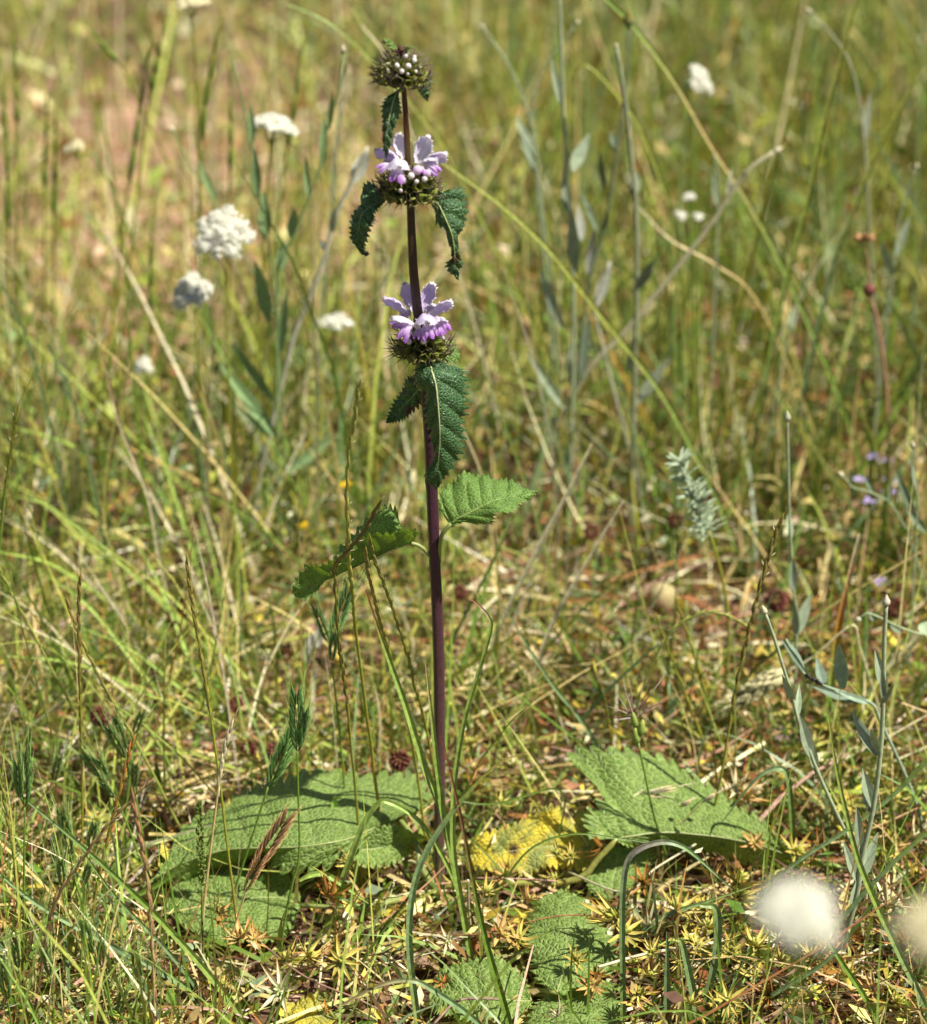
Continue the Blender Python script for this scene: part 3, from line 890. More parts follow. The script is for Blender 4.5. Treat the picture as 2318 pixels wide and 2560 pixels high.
# --- basal rosette
HUB = ROOT + np.array([0, 0, 0.004])
leaf(rowsd([(1480, 440, 1500, 480, 1480, 510), (1700, 400, 1430, 520, 1440, 560), (1650, 265, 1330, 570, 1300, 680), (1480, 220, 1210, 620, 1180, 765),
            (1300, 205, 1080, 650, 1000, 805), (1100, 195, 940, 670, 830, 838), (900, 232, 800, 680, 710, 780), (760, 262, 660, 682, 640, 725), (620, 290, 540, 685, 510, 790),
            (480, 355, 420, 695, 410, 800), (330, 440, 300, 725, 290, 840), (180, 550, 180, 765, 160, 880), (80, 700, 70, 815, 45, 905), (-30, 860, -50, 885, -62, 915), (-112, 930, -114, 932, -116, 934)],
           [4.2, 5.0, 5.4, 5.2, 4.8, 4.2, 3.2, 2.4], [.3, .3, .5, .4, .2, .3, .2, 0], [-.2, -1.0, -1.6, -1.8, -2.4, -2.4, -1.2, 0]),
     ZQ, M_LEAF_BASE, mode='z', nu=300, nv=57, teeth=27, amp=8.5, crenate=True, bulge=.035, waves=.0012, rib=0.0009,
     petiole=[pp(ZQ, 1500, 480, z=4.2), pp(ZQ, 1620, 640, z=3.6), HUB + [-.012, -.004, .02], HUB], pet_r=(.0016, .0024), label="broad crinkled basal leaf spread out to the left")
leaf(rowsd([(1245, 640, 1240, 700, 1225, 765), (1290, 592, 1340, 692, 1320, 798), (1400, 552, 1440, 675, 1440, 790), (1500, 536, 1540, 655, 1540, 752),
            (1600, 580, 1630, 648, 1630, 700), (1685, 612, 1690, 640, 1685, 665), (1702, 648, 1704, 650, 1704, 652)],
           [3.6, 3.4, 3.2, 3.0], [.6, 1.6, 1.6, .4], [-.2, -.8, -.8, 0]), ZQ, M_LEAF_BASE, mode='z', nu=100, nv=29, teeth=15, amp=4.2, crenate=True, bulge=.08, rib=.0006,
     spots=((1690, 655, .2),), petiole=[pp(ZQ, 1704, 650, z=3.0), pp(ZQ, 1740, 760, z=2.6), HUB], label="small dark folded basal leaf beside the stem")
leaf(rowsd([(885, 1000, 890, 1050, 885, 1100), (800, 860, 760, 1000, 800, 1230), (600, 815, 560, 1000, 620, 1290), (400, 805, 380, 1000, 430, 1270),
            (220, 840, 220, 1000, 250, 1230), (90, 900, 100, 1010, 110, 1150), (40, 1010, 40, 1030, 42, 1060)],
           [1.4, 1.8, 1.6, 1.0], [0, .6, .5, 0], [0, -.5, -.5, 0]), ZQ, M_LEAF_BASE, mode='z', nu=160, nv=37, teeth=24, amp=4.0, crenate=True, bulge=.05, waves=.001, rib=.0007,
     petiole=[pp(ZQ, 890, 1050, z=1.4), pp(ZQ, 1300, 1050, z=1.6), HUB], pet_r=(.0016, .0022), label="bluish basal leaf in the shade under the broad left leaf")
leaf(rowsd([(640, 515, 772, 505, 770, 532), (632, 440, 795, 500, 820, 538), (650, 385, 825, 496, 880, 534), (700, 300, 862, 490, 930, 530), (560, 112, 905, 482, 985, 528), (690, 98, 980, 476, 1040, 545),
            (850, 120, 1060, 478, 1100, 560), (1000, 150, 1140, 486, 1180, 578), (1120, 225, 1230, 496, 1270, 596), (1240, 290, 1320, 512, 1360, 610), (1350, 370, 1410, 532, 1450, 622),
            (1450, 440, 1500, 562, 1530, 630), (1560, 540, 1590, 592, 1620, 640), (1700, 608, 1710, 622, 1720, 646), (1822, 638, 1825, 640, 1828, 642)],
           [4.6, 4.8, 4.8, 4.4, 3.8, 2.8, 2.0], [.5, 1.2, 3.2, 2.6, 1.6, .8, 0], [-.2, -.9, -1.8, -2.4, -2.3, -1.4, 0]),
     ZW, M_LEAF_BASE, mode='z', nu=300, nv=57, teeth=30, amp=8.0, crenate=True, bulge=.04, waves=.0012, rib=.0010,
     petiole=[pp(ZW, 772, 505, z=4.6), pp(ZW, 690, 590, z=3.4), pp(ZW, 560, 700, z=1.8), HUB + [.02, 0, .006], HUB], pet_r=(.0020, .0026), petcol=(.26, .26, .06), label="broad crinkled basal leaf raised on the right, its back edge folded up")
leaf(rowsd([(700, 520, 690, 570, 680, 620), (670, 400, 610, 560, 640, 645), (560, 370, 500, 545, 530, 640), (440, 365, 400, 545, 430, 640), (330, 430, 300, 560, 340, 660),
            (220, 465, 200, 575, 230, 660), (110, 520, 110, 580, 110, 630), (40, 570, 42, 580, 44, 590)],
           [2.4, 3.0, 3.0, 2.4], [.4, 1.8, 1.4, .3], [-.2, -.8, -.8, 0]), ZW, M_LEAF_YEL, mode='z', nu=170, nv=37, teeth=24, amp=4.2, crenate=True, bulge=.05, waves=.002, rib=.0008,
     spots=((545, 390, .35), (300, 555, .35)), petiole=[pp(ZW, 690, 570, z=2.4), pp(ZW, 640, 650, z=1.6), HUB + [.012, 0, .002], HUB], label="withering basal leaf, yellow with brown patches")
leaf(rowsd([(770, 540, 775, 545, 780, 540), (640, 590, 770, 620, 930, 570), (625, 660, 755, 680, 915, 650), (650, 730, 740, 740, 850, 710), (700, 785, 730, 790, 760, 775)],
           [2.2, 1.6, .8], 0.1, 0.1), ZW, M_LEAF_BASE, mode='z', nu=80, nv=29, teeth=15, amp=4.6, crenate=True, bulge=.06, rib=.0007)
leaf(rowsd([(1030, 978, 1040, 976, 1060, 976), (890, 890, 1070, 880, 1330, 930), (850, 750, 1095, 760, 1480, 780), (815, 620, 1110, 640, 1495, 640),
            (820, 500, 1110, 530, 1450, 540), (830, 390, 1100, 430, 1390, 440), (880, 320, 1080, 330, 1300, 330), (970, 240, 1060, 250, 1200, 228), (1050, 195, 1060, 193, 1075, 195)],
           [2.6, 3.2, 3.4, 3.0], [-.1, -.5, -.6, 0], [-.1, -.4, -.5, 0]), ZX, M_LEAF_BASE, mode='z', nu=190, nv=45, teeth=20, amp=6.0, bulge=.06, waves=.001, rib=.0007,
     petiole=[pp(ZX, 1040, 978, z=2.6), pp(ZX, 760, 900, z=1.4), pp(ZX, 400, 500, z=1.0), HUB], pet_r=(.0014, .0022), petcol=(.30, .30, .08), label="crinkled green basal leaf in front, under the star-shaped bracts")
leaf(rowsd([(830, 1020, 840, 1040, 850, 1070), (800, 900, 740, 1040, 760, 1150), (760, 800, 640, 1030, 640, 1200), (600, 715, 520, 1020, 480, 1190),
            (430, 712, 400, 1000, 340, 1175), (260, 765, 280, 970, 200, 1165), (150, 830, 170, 940, 110, 1130), (80, 940, 88, 970, 72, 1030)],
           [1.8, 2.4, 2.2, 1.6], [.1, .9, .7, 0], [-.1, -.4, -.4, 0]), ZX, M_LEAF_BASE, mode='z', nu=170, nv=39, teeth=24, amp=4.6, bulge=.06, waves=.001, rib=.0007,
     petiole=[pp(ZX, 840, 1040, z=1.8), pp(ZX, 700, 600, z=1.2), HUB], petcol=(.26, .27, .07), label="smaller crinkled basal leaf in front of the stem")
leaf(rowsd([(1040, 995, 1050, 1000, 1060, 992), (880, 1060, 1120, 1080, 1440, 880), (800, 1200, 1190, 1180, 1490, 1000), (820, 1340, 1260, 1290, 1530, 1120),
            (950, 1450, 1330, 1400, 1560, 1250), (1150, 1520, 1400, 1490, 1560, 1380), (1450, 1560, 1455, 1562, 1460, 1560)],
           [1.6, 2.0, 1.8, 1.2], [0, -.4, -.3, 0], [0, -.3, -.3, 0]), ZX, M_LEAF_BASE, mode='z', nu=160, nv=37, teeth=22, amp=4.6, bulge=.05, waves=.001, rib=.0007,
     petiole=[pp(ZX, 1050, 1000, z=1.6), pp(ZX, 800, 960, z=1.2), pp(ZX, 560, 640, z=.8), HUB], petcol=(.26, .27, .07))
leaf(rowsd([(840, 2535, 842, 2545, 840, 2555), (815, 2475, 800, 2540, 800, 2580), (770, 2490, 760, 2545, 760, 2590), (725, 2510, 722, 2550, 725, 2590), (708, 2550, 706, 2555, 708, 2560)],
           [1.2, 1.6, 1.2], [.3, .6, .1], [-.1, -.3, 0]), ZI, M_LEAF_YEL, mode='z', nu=80, nv=25, teeth=13, amp=4.6, crenate=True, bulge=.08, waves=.002, rib=.0006,
     petiole=[pp(ZI, 842, 2545, z=1.2), pp(ZI, 960, 2400, z=.9), HUB], label="small yellowing basal leaf, crumpled, near a white star bract")

# clearings: the beige ball, the lying cream head and the dried clover stand free of the straw
for (x_, y_, n_) in ((1656, 1512, 5), (1890, 1730, 3), (448, 1560, 2), (1940, 1515, 2), (1208, 1165, 2), (795, 1690, 3)):
    c_ = PZ(x_, y_, .004)
    occupy(np.array([[c_[0] + i * .01, c_[1] - .01 + j * .012, .014] for i in range(-n_, n_ + 1) for j in range(-n_, n_)]))
cover()

# --- whorls of flowers
def calyx_mesh(L, seed):
    r = np.random.RandomState(seed)
    mb = MB()
    n = 10
    prof = [(0, .0009), (.25, .0017), (.6, .0021), (.92, .0024)]
    th = np.arange(n) * 2 * math.pi / n
    G = np.array([[(math.cos(a) * rr * (1 + .12 * math.cos(5 * a)), math.sin(a) * rr * (1 + .12 * math.cos(5 * a)), t * L) for a in th] for t, rr in prof])
    C = np.array([(.07, .10, .015), (.12, .16, .025), (.22, .27, .04), (.36, .38, .10)])
    mb.grid(G, C, closed=True)
    for k in range(5):
        a = k * 2 * math.pi / 5 + r.uniform(-.1, .1)
        d = np.array([math.cos(a), math.sin(a), 0])
        b = d * .0022 + np.array([0, 0, L * .88]); e = d * (.0046 + r.uniform(0, .0016)) + np.array([0, 0, L + .0042 + r.uniform(0, .0015)])
        mb.spike(b, e, .00042, (.13, .10, .06))
    return mb.mesh("calyx", M_CALYX)
CALYX = [calyx_mesh(.0105, s) for s in range(3)]

def bud_mesh(kind):
    mb = MB()
    if kind == 0:    # woolly white bud
        mb.ball((0, 0, 0), 1, np.array([(.86, .80, .78)] * 4 + [(.70, .72, .50)] * 2), 6, 10, (1, 1, 1.1), .05)
        for k in range(26):
            d = norm(rng.normal(0, 1, 3) + [0, 0, .6])
            mb.spike(d * .9, d * 1.25, .07, (.88, .85, .85))
    else:
        mb.ball((0, 0, 0), 1, np.array([(.76, .58, .78)] * 3 + [(.70, .56, .74)] * 4), 7, 12, (1, 1, 1.08), .03)
        for k in range(14):
            d = norm(rng.normal(0, 1, 3))
            mb.spike(d * .95, d * 1.12, .04, (.88, .82, .88))
    return mb.mesh("bud", M_PETAL)
BUD = [bud_mesh(0), bud_mesh(1)]

def placed(me, name, parent, pos, direction, scale=1.0, roll=0.0):
    o = bpy.data.objects.new(name, me)
    COL.objects.link(o)
    o.parent = parent
    q = Vector(direction).to_track_quat('Z', 'Y').to_matrix().to_4x4()
    o.matrix_basis = Matrix.Translation(Vector(np.asarray(pos) - ROOT)) @ q @ Matrix.Rotation(roll, 4, 'Z') @ Matrix.Scale(scale, 4)
    return o

def whorl(py, rx, label, seed, lo=2, hi=66, upper=1.0):
    r = np.random.RandomState(seed)
    c = stem_axis(py)
    mb = MB()
    # needle bracts curving up from the stem
    for k in range(40):
        a = r.uniform(0, 2 * math.pi)
        h = np.array([math.cos(a), math.sin(a), 0])
        out = rx * r.uniform(.72, 1.08)
        z1 = r.uniform(-.004, .004)
        a0 = c + h * .002 + np.array([0, 0, -.0045 + r.uniform(-.001, .002)])
        p = cr([a0, c + h * out * .55 + np.array([0, 0, -.0055 + z1 * .5]), c + h * out * .92 + np.array([0, 0, -.001 + z1]),
                c + h * out * 1.06 + np.array([0, 0, .0045 + z1])], 7)
        mb.tube(p, np.array([.0006, .0006, .0004, .0001]), np.array([(.13, .17, .03), (.12, .15, .03), (.11, .09, .045), (.11, .075, .06)]), 4)
    mb.tube([c + [0, 0, -.006], c + [0, 0, -.002], c + [0, 0, .004]], np.array([.0034, .0046, .003]), np.array((.07, .095, .02)), 10)
    w = mb.part("flower_whorl", M_CALYX, plant, label=label)
    rings = [(lo, 15, 1.0), (24, 14, .98), (44, 11, .92), (hi, 7, .82)]
    for el, n, k in rings:
        for j in range(n):
            a = (j + r.uniform(-.22, .22)) * 2 * math.pi / n + el
            e = math.radians(el + r.uniform(-6, 6))
            d = np.array([math.cos(a) * math.cos(e), math.sin(a) * math.cos(e), math.sin(e) * upper])
            base = c + d * (rx * k - .0125) + np.array([0, 0, -.002])
            placed(CALYX[(j + n) % 3], "calyx", w, base, d, r.uniform(.92, 1.1), r.uniform(0, 6))
    return w

W1 = whorl(182, .0172, "topmost whorl of spiny green buds", 3, hi=72, upper=1.2)
W2 = whorl(468, .0195, "middle whorl with five pale lilac flowers and round buds", 4, lo=-4, hi=52)
W3 = whorl(862, .0190, "lowest whorl ringed with lilac flowers", 5, lo=-2, hi=50)

def bud(w, zf, x, y, r_px, d, kind):
    px, py = zf(x, y)
    p = PY(px, py, Y0 + d / 100)
    r_m = r_px * (zf(1, 0)[0] - zf(0, 0)[0]) / FPX * 1.7
    placed(BUD[kind], "bud", w, p, norm(np.array([(x % 7 - 3) * .1, -.5, .8])), r_m)

for x, y, r_ in ((455, 365, 30), (595, 372, 33), (515, 435, 28), (668, 302, 30), (670, 262, 24), (345, 430, 22), (685, 440, 22), (565, 250, 24), (590, 470, 17), (455, 490, 15), (735, 380, 20), (335, 350, 20)):
    bud(W1, Z5, x, y, r_, -1.75 + abs(x - 515) / 260 + (490 - y) / 420 * 1.3, 0)
for x, y, r_, k in ((705, 1650, 54, 1), (630, 1720, 38, 0), (540, 1780, 36, 0), (830, 1690, 46, 1), (697, 1790, 26, 0), (795, 1762, 34, 0), (900, 1720, 22, 0), (500, 1900, 26, 0), (395, 1650, 36, 1)):
    bud(W2, Z5, x, y, r_, -1.95 + abs(x - 610) / 330 + (1900 - y) / 900, k)
for x, y, r_, k in ((465, 625, 26, 0), (335, 630, 24, 0), (615, 555, 34, 0), (640, 590, 24, 0), (410, 485, 30, 0)):
    bud(W3, Z6, x, y, r_, -1.9 + abs(x - 445) / 240, k)
tuft = MB()
for k in range(26):
    a = rng.uniform(0, 6.28); e = rng.uniform(-.2, 1.3)
    b = stem_axis(134) + np.array([0, -.001, rng.uniform(-.001, .002)])
    d = np.array([math.cos(a) * math.cos(e), math.sin(a) * math.cos(e), math.sin(e)])
    tuft.lens(b, d, rng.uniform(.003, .0062), .0013, np.array([(.09, .07, .02), (.10, .022, .022), (.10, .02, .03)]), 5)
tuft.spike(stem_axis(132), pp(Z1, 450, 112, -.1), .0006, (.11, .02, .03))
tuft.part("bud_tuft", M_CALYX, plant, label="dark red tuft of young bracts at the tip")

def hood(w, a, b, width, open_dir, cols, droop=0.0, hairs=70, seed=0):
    """hooded upper lip with a woolly fringe: a cupped blade from a to b, hollow towards open_dir"""
    r = np.random.RandomState(seed)
    a, b = np.asarray(a, float), np.asarray(b, float)
    L = np.linalg.norm(b - a)
    d = norm(b - a)
    o = np.asarray(open_dir, float); o = norm(o - d * np.dot(o, d))
    s = np.cross(d, o)
    nu, nv = 16, 13
    t = np.linspace(0, 1, nu); v = np.linspace(-1, 1, nv)
    wid = width / 2 * np.interp(t, [0, .15, .45, .75, .92, 1.0], [.38, .6, .95, 1.0, .72, .22])
    cup = width * np.interp(t, [0, .4, .8, 1], [.25, .34, .38, .20])
    mid = a + d * (t * L)[:, None] - o * (np.sin(t * math.pi * .8) * L * .10)[:, None] + o * (droop * L * t ** 3)[:, None]
    G = mid[:, None] + s * (wid[:, None] * np.sin(v * 1.35)[None])[..., None] / math.sin(1.35) + o * (cup[:, None] * (v ** 2)[None])[..., None]
    G += norm(o)[None, None] * (.0004 * np.sin(v * 7)[None, :, None] * np.ones((nu, 1, 1))) + s * (.0005 * np.sin(t * 19 + seed)[:, None, None] * (np.abs(v) ** 3 * np.sign(v))[None, :, None])
    c = cr(np.array(cols), nu)[:, None] * (1 - .10 * np.abs(v)[None, :, None]) + np.array([.08, .07, .08]) * (np.abs(v)[None, :, None] ** 4)
    mb = MB(); mb.grid(G, np.clip(c, 0, .92))
    edge = np.vstack([G[2:, 0], G[-1, :], G[2:, -1][::-1]])
    cen = G.mean((0, 1))
    for k in range(hairs * 2):
        e = edge[r.randint(len(edge))] + r.normal(0, .0002, 3)
        out = norm(norm(e - cen) + d * .35 + r.normal(0, .35, 3))
        mb.spike(e, e + out * r.uniform(.0008, .0019), .00022, (.88, .85, .9))
    for k in range(hairs):
        e = G[r.randint(3, nu), r.randint(nv)]
        out = norm(-o + r.normal(0, .6, 3))
        mb.spike(e, e + out * r.uniform(.0003, .0007), .00006, (.82, .78, .86))
    return mb.part("flower_hood", M_PETAL, w)

def lip(w, a, b, width, face, side_lobes=True, seed=0, tipcol=(.36, .08, .52), pale=(.74, .62, .82)):
    """lower lip: broad notched middle lobe, two small side lobes, purple streaks towards the tip"""
    a, b = np.asarray(a, float), np.asarray(b, float)
    L = np.linalg.norm(b - a); d = norm(b - a)
    f = np.asarray(face, float); f = norm(f - d * np.dot(f, d)); s = np.cross(d, f)
    nu, nv = 16, 17
    t = np.linspace(0, 1, nu); v = np.linspace(-1, 1, nv)
    wid = width / 2 * np.interp(t, [0, .2, .5, .8, 1.0], [.34, .5, .85, 1.0, .78])
    notch = 1 - .18 * np.exp(-(v / .22) ** 2)
    G = (a + d * 0)[None, None] + d * (t[:, None] * L * (1 - (1 - notch)[None] * t[:, None] ** 4))[..., None] + s * (wid[:, None] * v[None])[..., None]
    G = G + f * (L * .22 * np.sin(t * math.pi)[:, None] * (1 - .5 * v[None] ** 2) - width * .16 * (v[None] ** 2) * t[:, None] + .0004 * np.sin(v * 9)[None])[..., None]
    streak = (np.abs(np.sin(v * 8.5)) ** 4)[None] * np.interp(t, [0, .2, .6, 1], [0, .5, .6, .1])[:, None] * .55
    k = np.clip(np.interp(t, [0, .45, .75, 1], [0, .12, .55, .9])[:, None] + streak, 0, 1)[..., None]
    c = np.array(pale) * (1 - k) + np.array(tipcol) * k
    mb = MB(); mb.grid(G, c)
    if side_lobes:
        for sg in (-1, 1):
            q = a + d * L * .42 + s * sg * width * .32
            mb.ball(q + s * sg * width * .12 + f * .0004, width * .30, np.array([(.72, .58, .80), (.66, .48, .78), (.60, .38, .74), (.62, .42, .76), (.7, .56, .8), (.74, .6, .82)]), 6, 10, (.75, .35, 1.0))
    return mb.part("flower_lip", M_PETAL, w)

LIL = [(.74, .64, .84), (.66, .53, .83), (.64, .50, .83), (.72, .60, .85)]
WHI = [(.84, .80, .86), (.80, .73, .86), (.78, .70, .86), (.84, .80, .88)]
MIX = [(.80, .74, .85), (.70, .56, .82), (.70, .57, .83), (.80, .73, .86)]
px2m = lambda zf, n: n * (zf(1, 0)[0] - zf(0, 0)[0]) / FPX * 1.7
for i, (bx, by_, tx, ty, db, dt, wd, od, cl) in enumerate((
        (310, 345, 118, 222, -.2, -.3, 80, (.3, -.6, -.6), LIL), (375, 350, 293, 108, .6, .9, 92, (.2, -1, .1), LIL),
        (452, 350, 552, 108, .6, .9, 92, (-.2, -1, .1), LIL), (525, 370, 700, 252, -.1, -.1, 84, (-.2, -.7, -.6), MIX),
        (380, 462, 195, 388, -.9, -1.5, 105, (.3, -.2, -1), WHI), (540, 430, 625, 405, -.8, -1.5, 90, (.1, -.2, -1), MIX), (330, 400, 265, 350, .4, .2, 70, (0, -1, .2), LIL), (500, 380, 560, 300, .5, .5, 76, (0, -1, .2), LIL), (470, 375, 500, 425, -.8, -2.2, 125, (0, -.2, -1), MIX))):
    hood(W3, pp(Z6, bx, by_, db), pp(Z6, tx, ty, dt), px2m(Z6, wd * 1.3), od, cl, seed=i, droop=.12)
for i, (bx, by_, tx, ty, db, dt, wd, fc, sl) in enumerate((
        (270, 440, 172, 480, -.6, -1.0, 75, (-.4, -.8, .5), False), (360, 462, 262, 612, -1.2, -2.0, 112, (-.2, -.9, .35), False),
        (478, 468, 510, 605, -1.4, -2.2, 120, (.05, -.95, .3), True), (420, 500, 398, 600, -1.4, -2.1, 70, (-.1, -.95, .3), False), (590, 470, 612, 570, -1.0, -1.7, 80, (.3, -.9, .3), False), (320, 450, 240, 520, -.9, -1.5, 80, (-.4, -.8, .4), False), (570, 400, 688, 535, -.7, -1.4, 105, (.4, -.8, .4), False))):
    lip(W3, pp(Z6, bx, by_, db), pp(Z6, tx, ty, dt), px2m(Z6, wd), fc, sl, i)
for i, (bx, by_, tx, ty, db, dt, wd, od, cl) in enumerate((
        (470, 1500, 205, 1378, -.2, -.3, 130, (.3, -.6, -.6), LIL), (545, 1500, 462, 1212, .6, .8, 135, (.2, -1, .1), WHI),
        (715, 1570, 848, 1235, .3, .5, 150, (-.3, -1, .1), WHI), (770, 1560, 1045, 1425, -.2, -.3, 135, (-.2, -.7, -.6), MIX),
        (450, 1500, 492, 1575, -.7, -2.0, 175, (0, -.2, -1), WHI), (760, 1560, 930, 1500, -.4, -.8, 110, (-.2, -.5, -.8), WHI), (420, 1530, 330, 1470, .2, .1, 120, (0, -1, -.1), LIL))):
    hood(W2, pp(Z5, bx, by_, db), pp(Z5, tx, ty, dt), px2m(Z5, wd * 1.3), od, cl, seed=20 + i, droop=.12)
for i, (bx, by_, tx, ty, db, dt, wd, fc, sl) in enumerate((
        (390, 1580, 215, 1640, -.7, -1.2, 110, (-.3, -.8, .6), False), (490, 1620, 435, 1790, -1.2, -2.1, 190, (-.1, -.9, .4), False), (760, 1600, 760, 1690, -.9, -1.5, 90, (.1, -.9, .4), False),
        (810, 1580, 975, 1680, -.6, -1.1, 130, (.3, -.8, .5), False))):
    lip(W2, pp(Z5, bx, by_, db), pp(Z5, tx, ty, dt), px2m(Z5, wd), fc, sl, 20 + i, pale=(.82, .76, .86))
# ------------------------------------------------------------------ single stalks, blades and flowers of the meadow
def depth_of(by):
    if by < 1500:
        by = by + (1500 - by) * .42
    return PZ(1159, by, 0.0)[1]

def line(pts, zf=ZI, by=None, y=None, lean=0.0, n=26, to_ground=True):
    """top -> base pixel trace laid in an upright plane through the root; carried on to the soil"""
    src = [zf(a, b) for a, b in pts]
    if y is None:
        y = depth_of(by)
    out = []
    m = len(src)
    for i, (a, b) in enumerate(src):
        out.append(PY(a, b, y - lean * (1 - i / max(m - 1, 1))))
    out = [p for i, p in enumerate(out) if p[2] > -0.002 or i == 0]
    if to_ground and out[-1][2] > 0.003:
        p, q = out[-1], out[max(len(out) - 2, 0)]
        d = p - q if len(out) > 1 else np.array([0, 0, -1.0])
        k = np.clip(d[0] / max(-d[2], 1e-3), -0.5, 0.5) if d[2] < 0 else 0
        z = p[2]
        if z > 0.03:
            out.append(np.array([p[0] + k * z * .5, y, z * .45]))
        out.append(np.array([p[0] + k * z * .8, y, -0.004]))
    return cr(out, n)

def at(p, t):
    i = np.clip(np.asarray(t) * (len(p) - 1), 0, len(p) - 1)
    k = np.minimum(i.astype(int) if np.ndim(i) else int(i), len(p) - 2)
    f = i - k
    return p[k] * (1 - f)[..., None] + p[k + 1] * f[..., None] if np.ndim(f) else p[k] * (1 - f) + p[k + 1] * f

def arclen(p):
    return float(np.linalg.norm(np.diff(p, axis=0), axis=1).sum())

# --- grass culm with a slim spike: spikelets pressed to the axis
def spike_grass(pts, label, zf=ZI, by=None, y=None, head=.4, c_stem=GREEN, c_head=OLIVE, r=.0009, w=.0019, sl=.011, awn=0.0, group=None, lean=0.0, name="grass_stalk", c_base=None, leafy=None):
    p = line(pts, zf, by, y, lean, 40)
    t = thing(name, label, "grass stalk", p[-1] * [1, 1, 0], group)
    L = arclen(p)
    mb = MB()
    cb = c_stem if c_base is None else c_base
    mb.tube(p, np.array([r * .45, r * .8, r, r * 1.15]), np.array([c_head, c_stem, c_stem, cb]), 6)
    mb.part("culm", M_STEM, t)
    q = MB()
    n = max(4, int(L * head / (sl * .55)))
    for k in range(n):
        u = head * (k + .8) / n
        b = at(p, u); d = norm(at(p, max(u - .03, 0)) - at(p, u + .01))
        side = norm(np.cross(d, [0, 1, 0])) * (1 if k % 2 else -1)
        g = 1.0 + .5 * rng.rand()
        col = np.array([c_head * .8, c_head * g, c_head * g * [1.25, 1.12, 1.0]])
        q.lens(b + side * r * .25, d + side * .045, sl * rng.uniform(.95, 1.25), w * 1.05 * rng.uniform(.8, 1.15), col, 5, .7)
        if rng.rand() < .35:
            q.lens(b + side * w * .5 + d * sl * .4, d + side * .55, sl * .35, w * .4, PALE * .95, 4)
        if awn:
            for _ in range(2):
                e = b + d * sl * .9
                q.spike(e, e + (d + side * rng.uniform(.05, .35) + rng.normal(0, .08, 3)) * awn * rng.uniform(.6, 1.1), .00013, c_head * 1.2, bend=side * awn * .05)
    q.part("seed_head", M_HEAD, t)
    if leafy:
        for lp, lw, lc in leafy:
            m = MB(); m.ribbon(line(lp, zf, by, y, lean, 14, False), np.array(lw), np.array(lc)); m.part("leaf_blade", M_GRASS, t)
    return t

# --- brome-like head: fat spikelets of overlapping scales with fine awns
def brome_spikelet(q, b, d, L, w, c, awn, view=np.array([0, -1, 0])):
    d = norm(d); s = norm(np.cross(d, view)); f = np.cross(s, d)
    n = 8
    for k in range(n):
        u = k / n
        for sg in (-1, 1):
            if (k % 2 == 0) == (sg > 0) or True:
                o = b + d * L * u * .86 + s * sg * w * .20 * math.sin(math.pi * (u * .8 + .15)) + f * .0003 * sg
                dd = norm(d + s * sg * (.26 - .12 * u))
                g = (.72 if k % 2 else 1.08) * rng.uniform(.88, 1.12)
                q.lens(o, dd, L * .34, w * .40, np.array([c * .7 * g, c * g, c * g * [1.4, 1.28, 1.15]]), 5, .6, side=view)
                if awn:
                    e = o + dd * L * .32
                    q.spike(e, e + (dd + d * .6 + rng.normal(0, .10, 3)) * awn * rng.uniform(.45, .8), .0002, c * [1.5, 1.3, 1.0] + .06)
    return q

def brome(pts, label, heads, zf=ZI, by=None, y=None, c=np.array([.17, .31, .08]), c_stem=GREEN, r=.0008, awn=.017, group=None, name="grass_stalk", lean=0.0, leafy=None):
    """pts: culm trace from the head's foot down; heads: list of (foot, tip, width px)"""
    p = line(pts, zf, by, y, lean, 30)
    yy = p[0][1]
    t = thing(name, label, "grass stalk", p[-1] * [1, 1, 0], group)
    mb = MB(); mb.tube(p, np.array([r * .7, r, r * 1.1]), np.array([c_stem, c_stem, c_stem * 1.1]), 6); mb.part("culm", M_STEM, t)
    for (fx, fy, tx, ty, wpx) in heads:
        a, b = PY(*zf(fx, fy), yy), PY(*zf(tx, ty), yy - .004)
        q = MB()
        L = np.linalg.norm(b - a)
        k = (yy / math.cos(PITCH)) / 1.7
        brome_spikelet(q, a, b - a, L, wpx * (zf(1, 0)[0] - zf(0, 0)[0]) / FPX * 1.72 * k, c, awn)
        q.part("spikelet", M_HEAD, t)
    if leafy:
        for lp, lw, lc in leafy:
            m = MB(); m.ribbon(line(lp, zf, by, y, lean, 14, False), np.array(lw), np.array(lc)); m.part("leaf_blade", M_GRASS, t)
    return t

def blade(pts, label, w, cols, zf=ZI, by=None, y=None, lean=0.0, face=(0, -1, .5), fold=.22, group=None, name="grass_shoot", ground=True, cat="grass blade", mat=None, n=30, zs=None):
    if zs is not None:                       # heights given: a blade arching over the ground
        p = cr([PZ(*zf(a, b), h / 100) for (a, b), h in zip(pts, zs)], n)
        loc = p[int(np.argmin(p[:, 2]))] * [1, 1, 0]
    else:
        p = line(pts, zf, by, y, lean, n, ground)
        loc = p[-1] * [1, 1, 0]
    mb = MB(); mb.ribbon(p, np.array(w) * 1.05 / 1000.0, np.array(cols), face, fold)
    return single(mb, name, mat or M_GRASS, label, cat, loc, group)

# --- grey felted plant: stem, alternate lance leaves, small knob of a flower bud on top
def lance(mb, a, b, w, c, face, sag=0.0):
    a, b = np.asarray(a, float), np.asarray(b, float)
    m = (a + b) / 2 + np.array([0, 0, sag])
    p = cr([a, (a + m) / 2 + np.array([0, 0, sag * .3]), m, (b + m) / 2 + np.array([0, 0, sag * .2]), b], 12)
    mb.ribbon(p, np.array([.25, .8, 1.0, .85, .5, .06]) * w, np.array([c * .9, c, c * 1.05]), face, .16, .10)

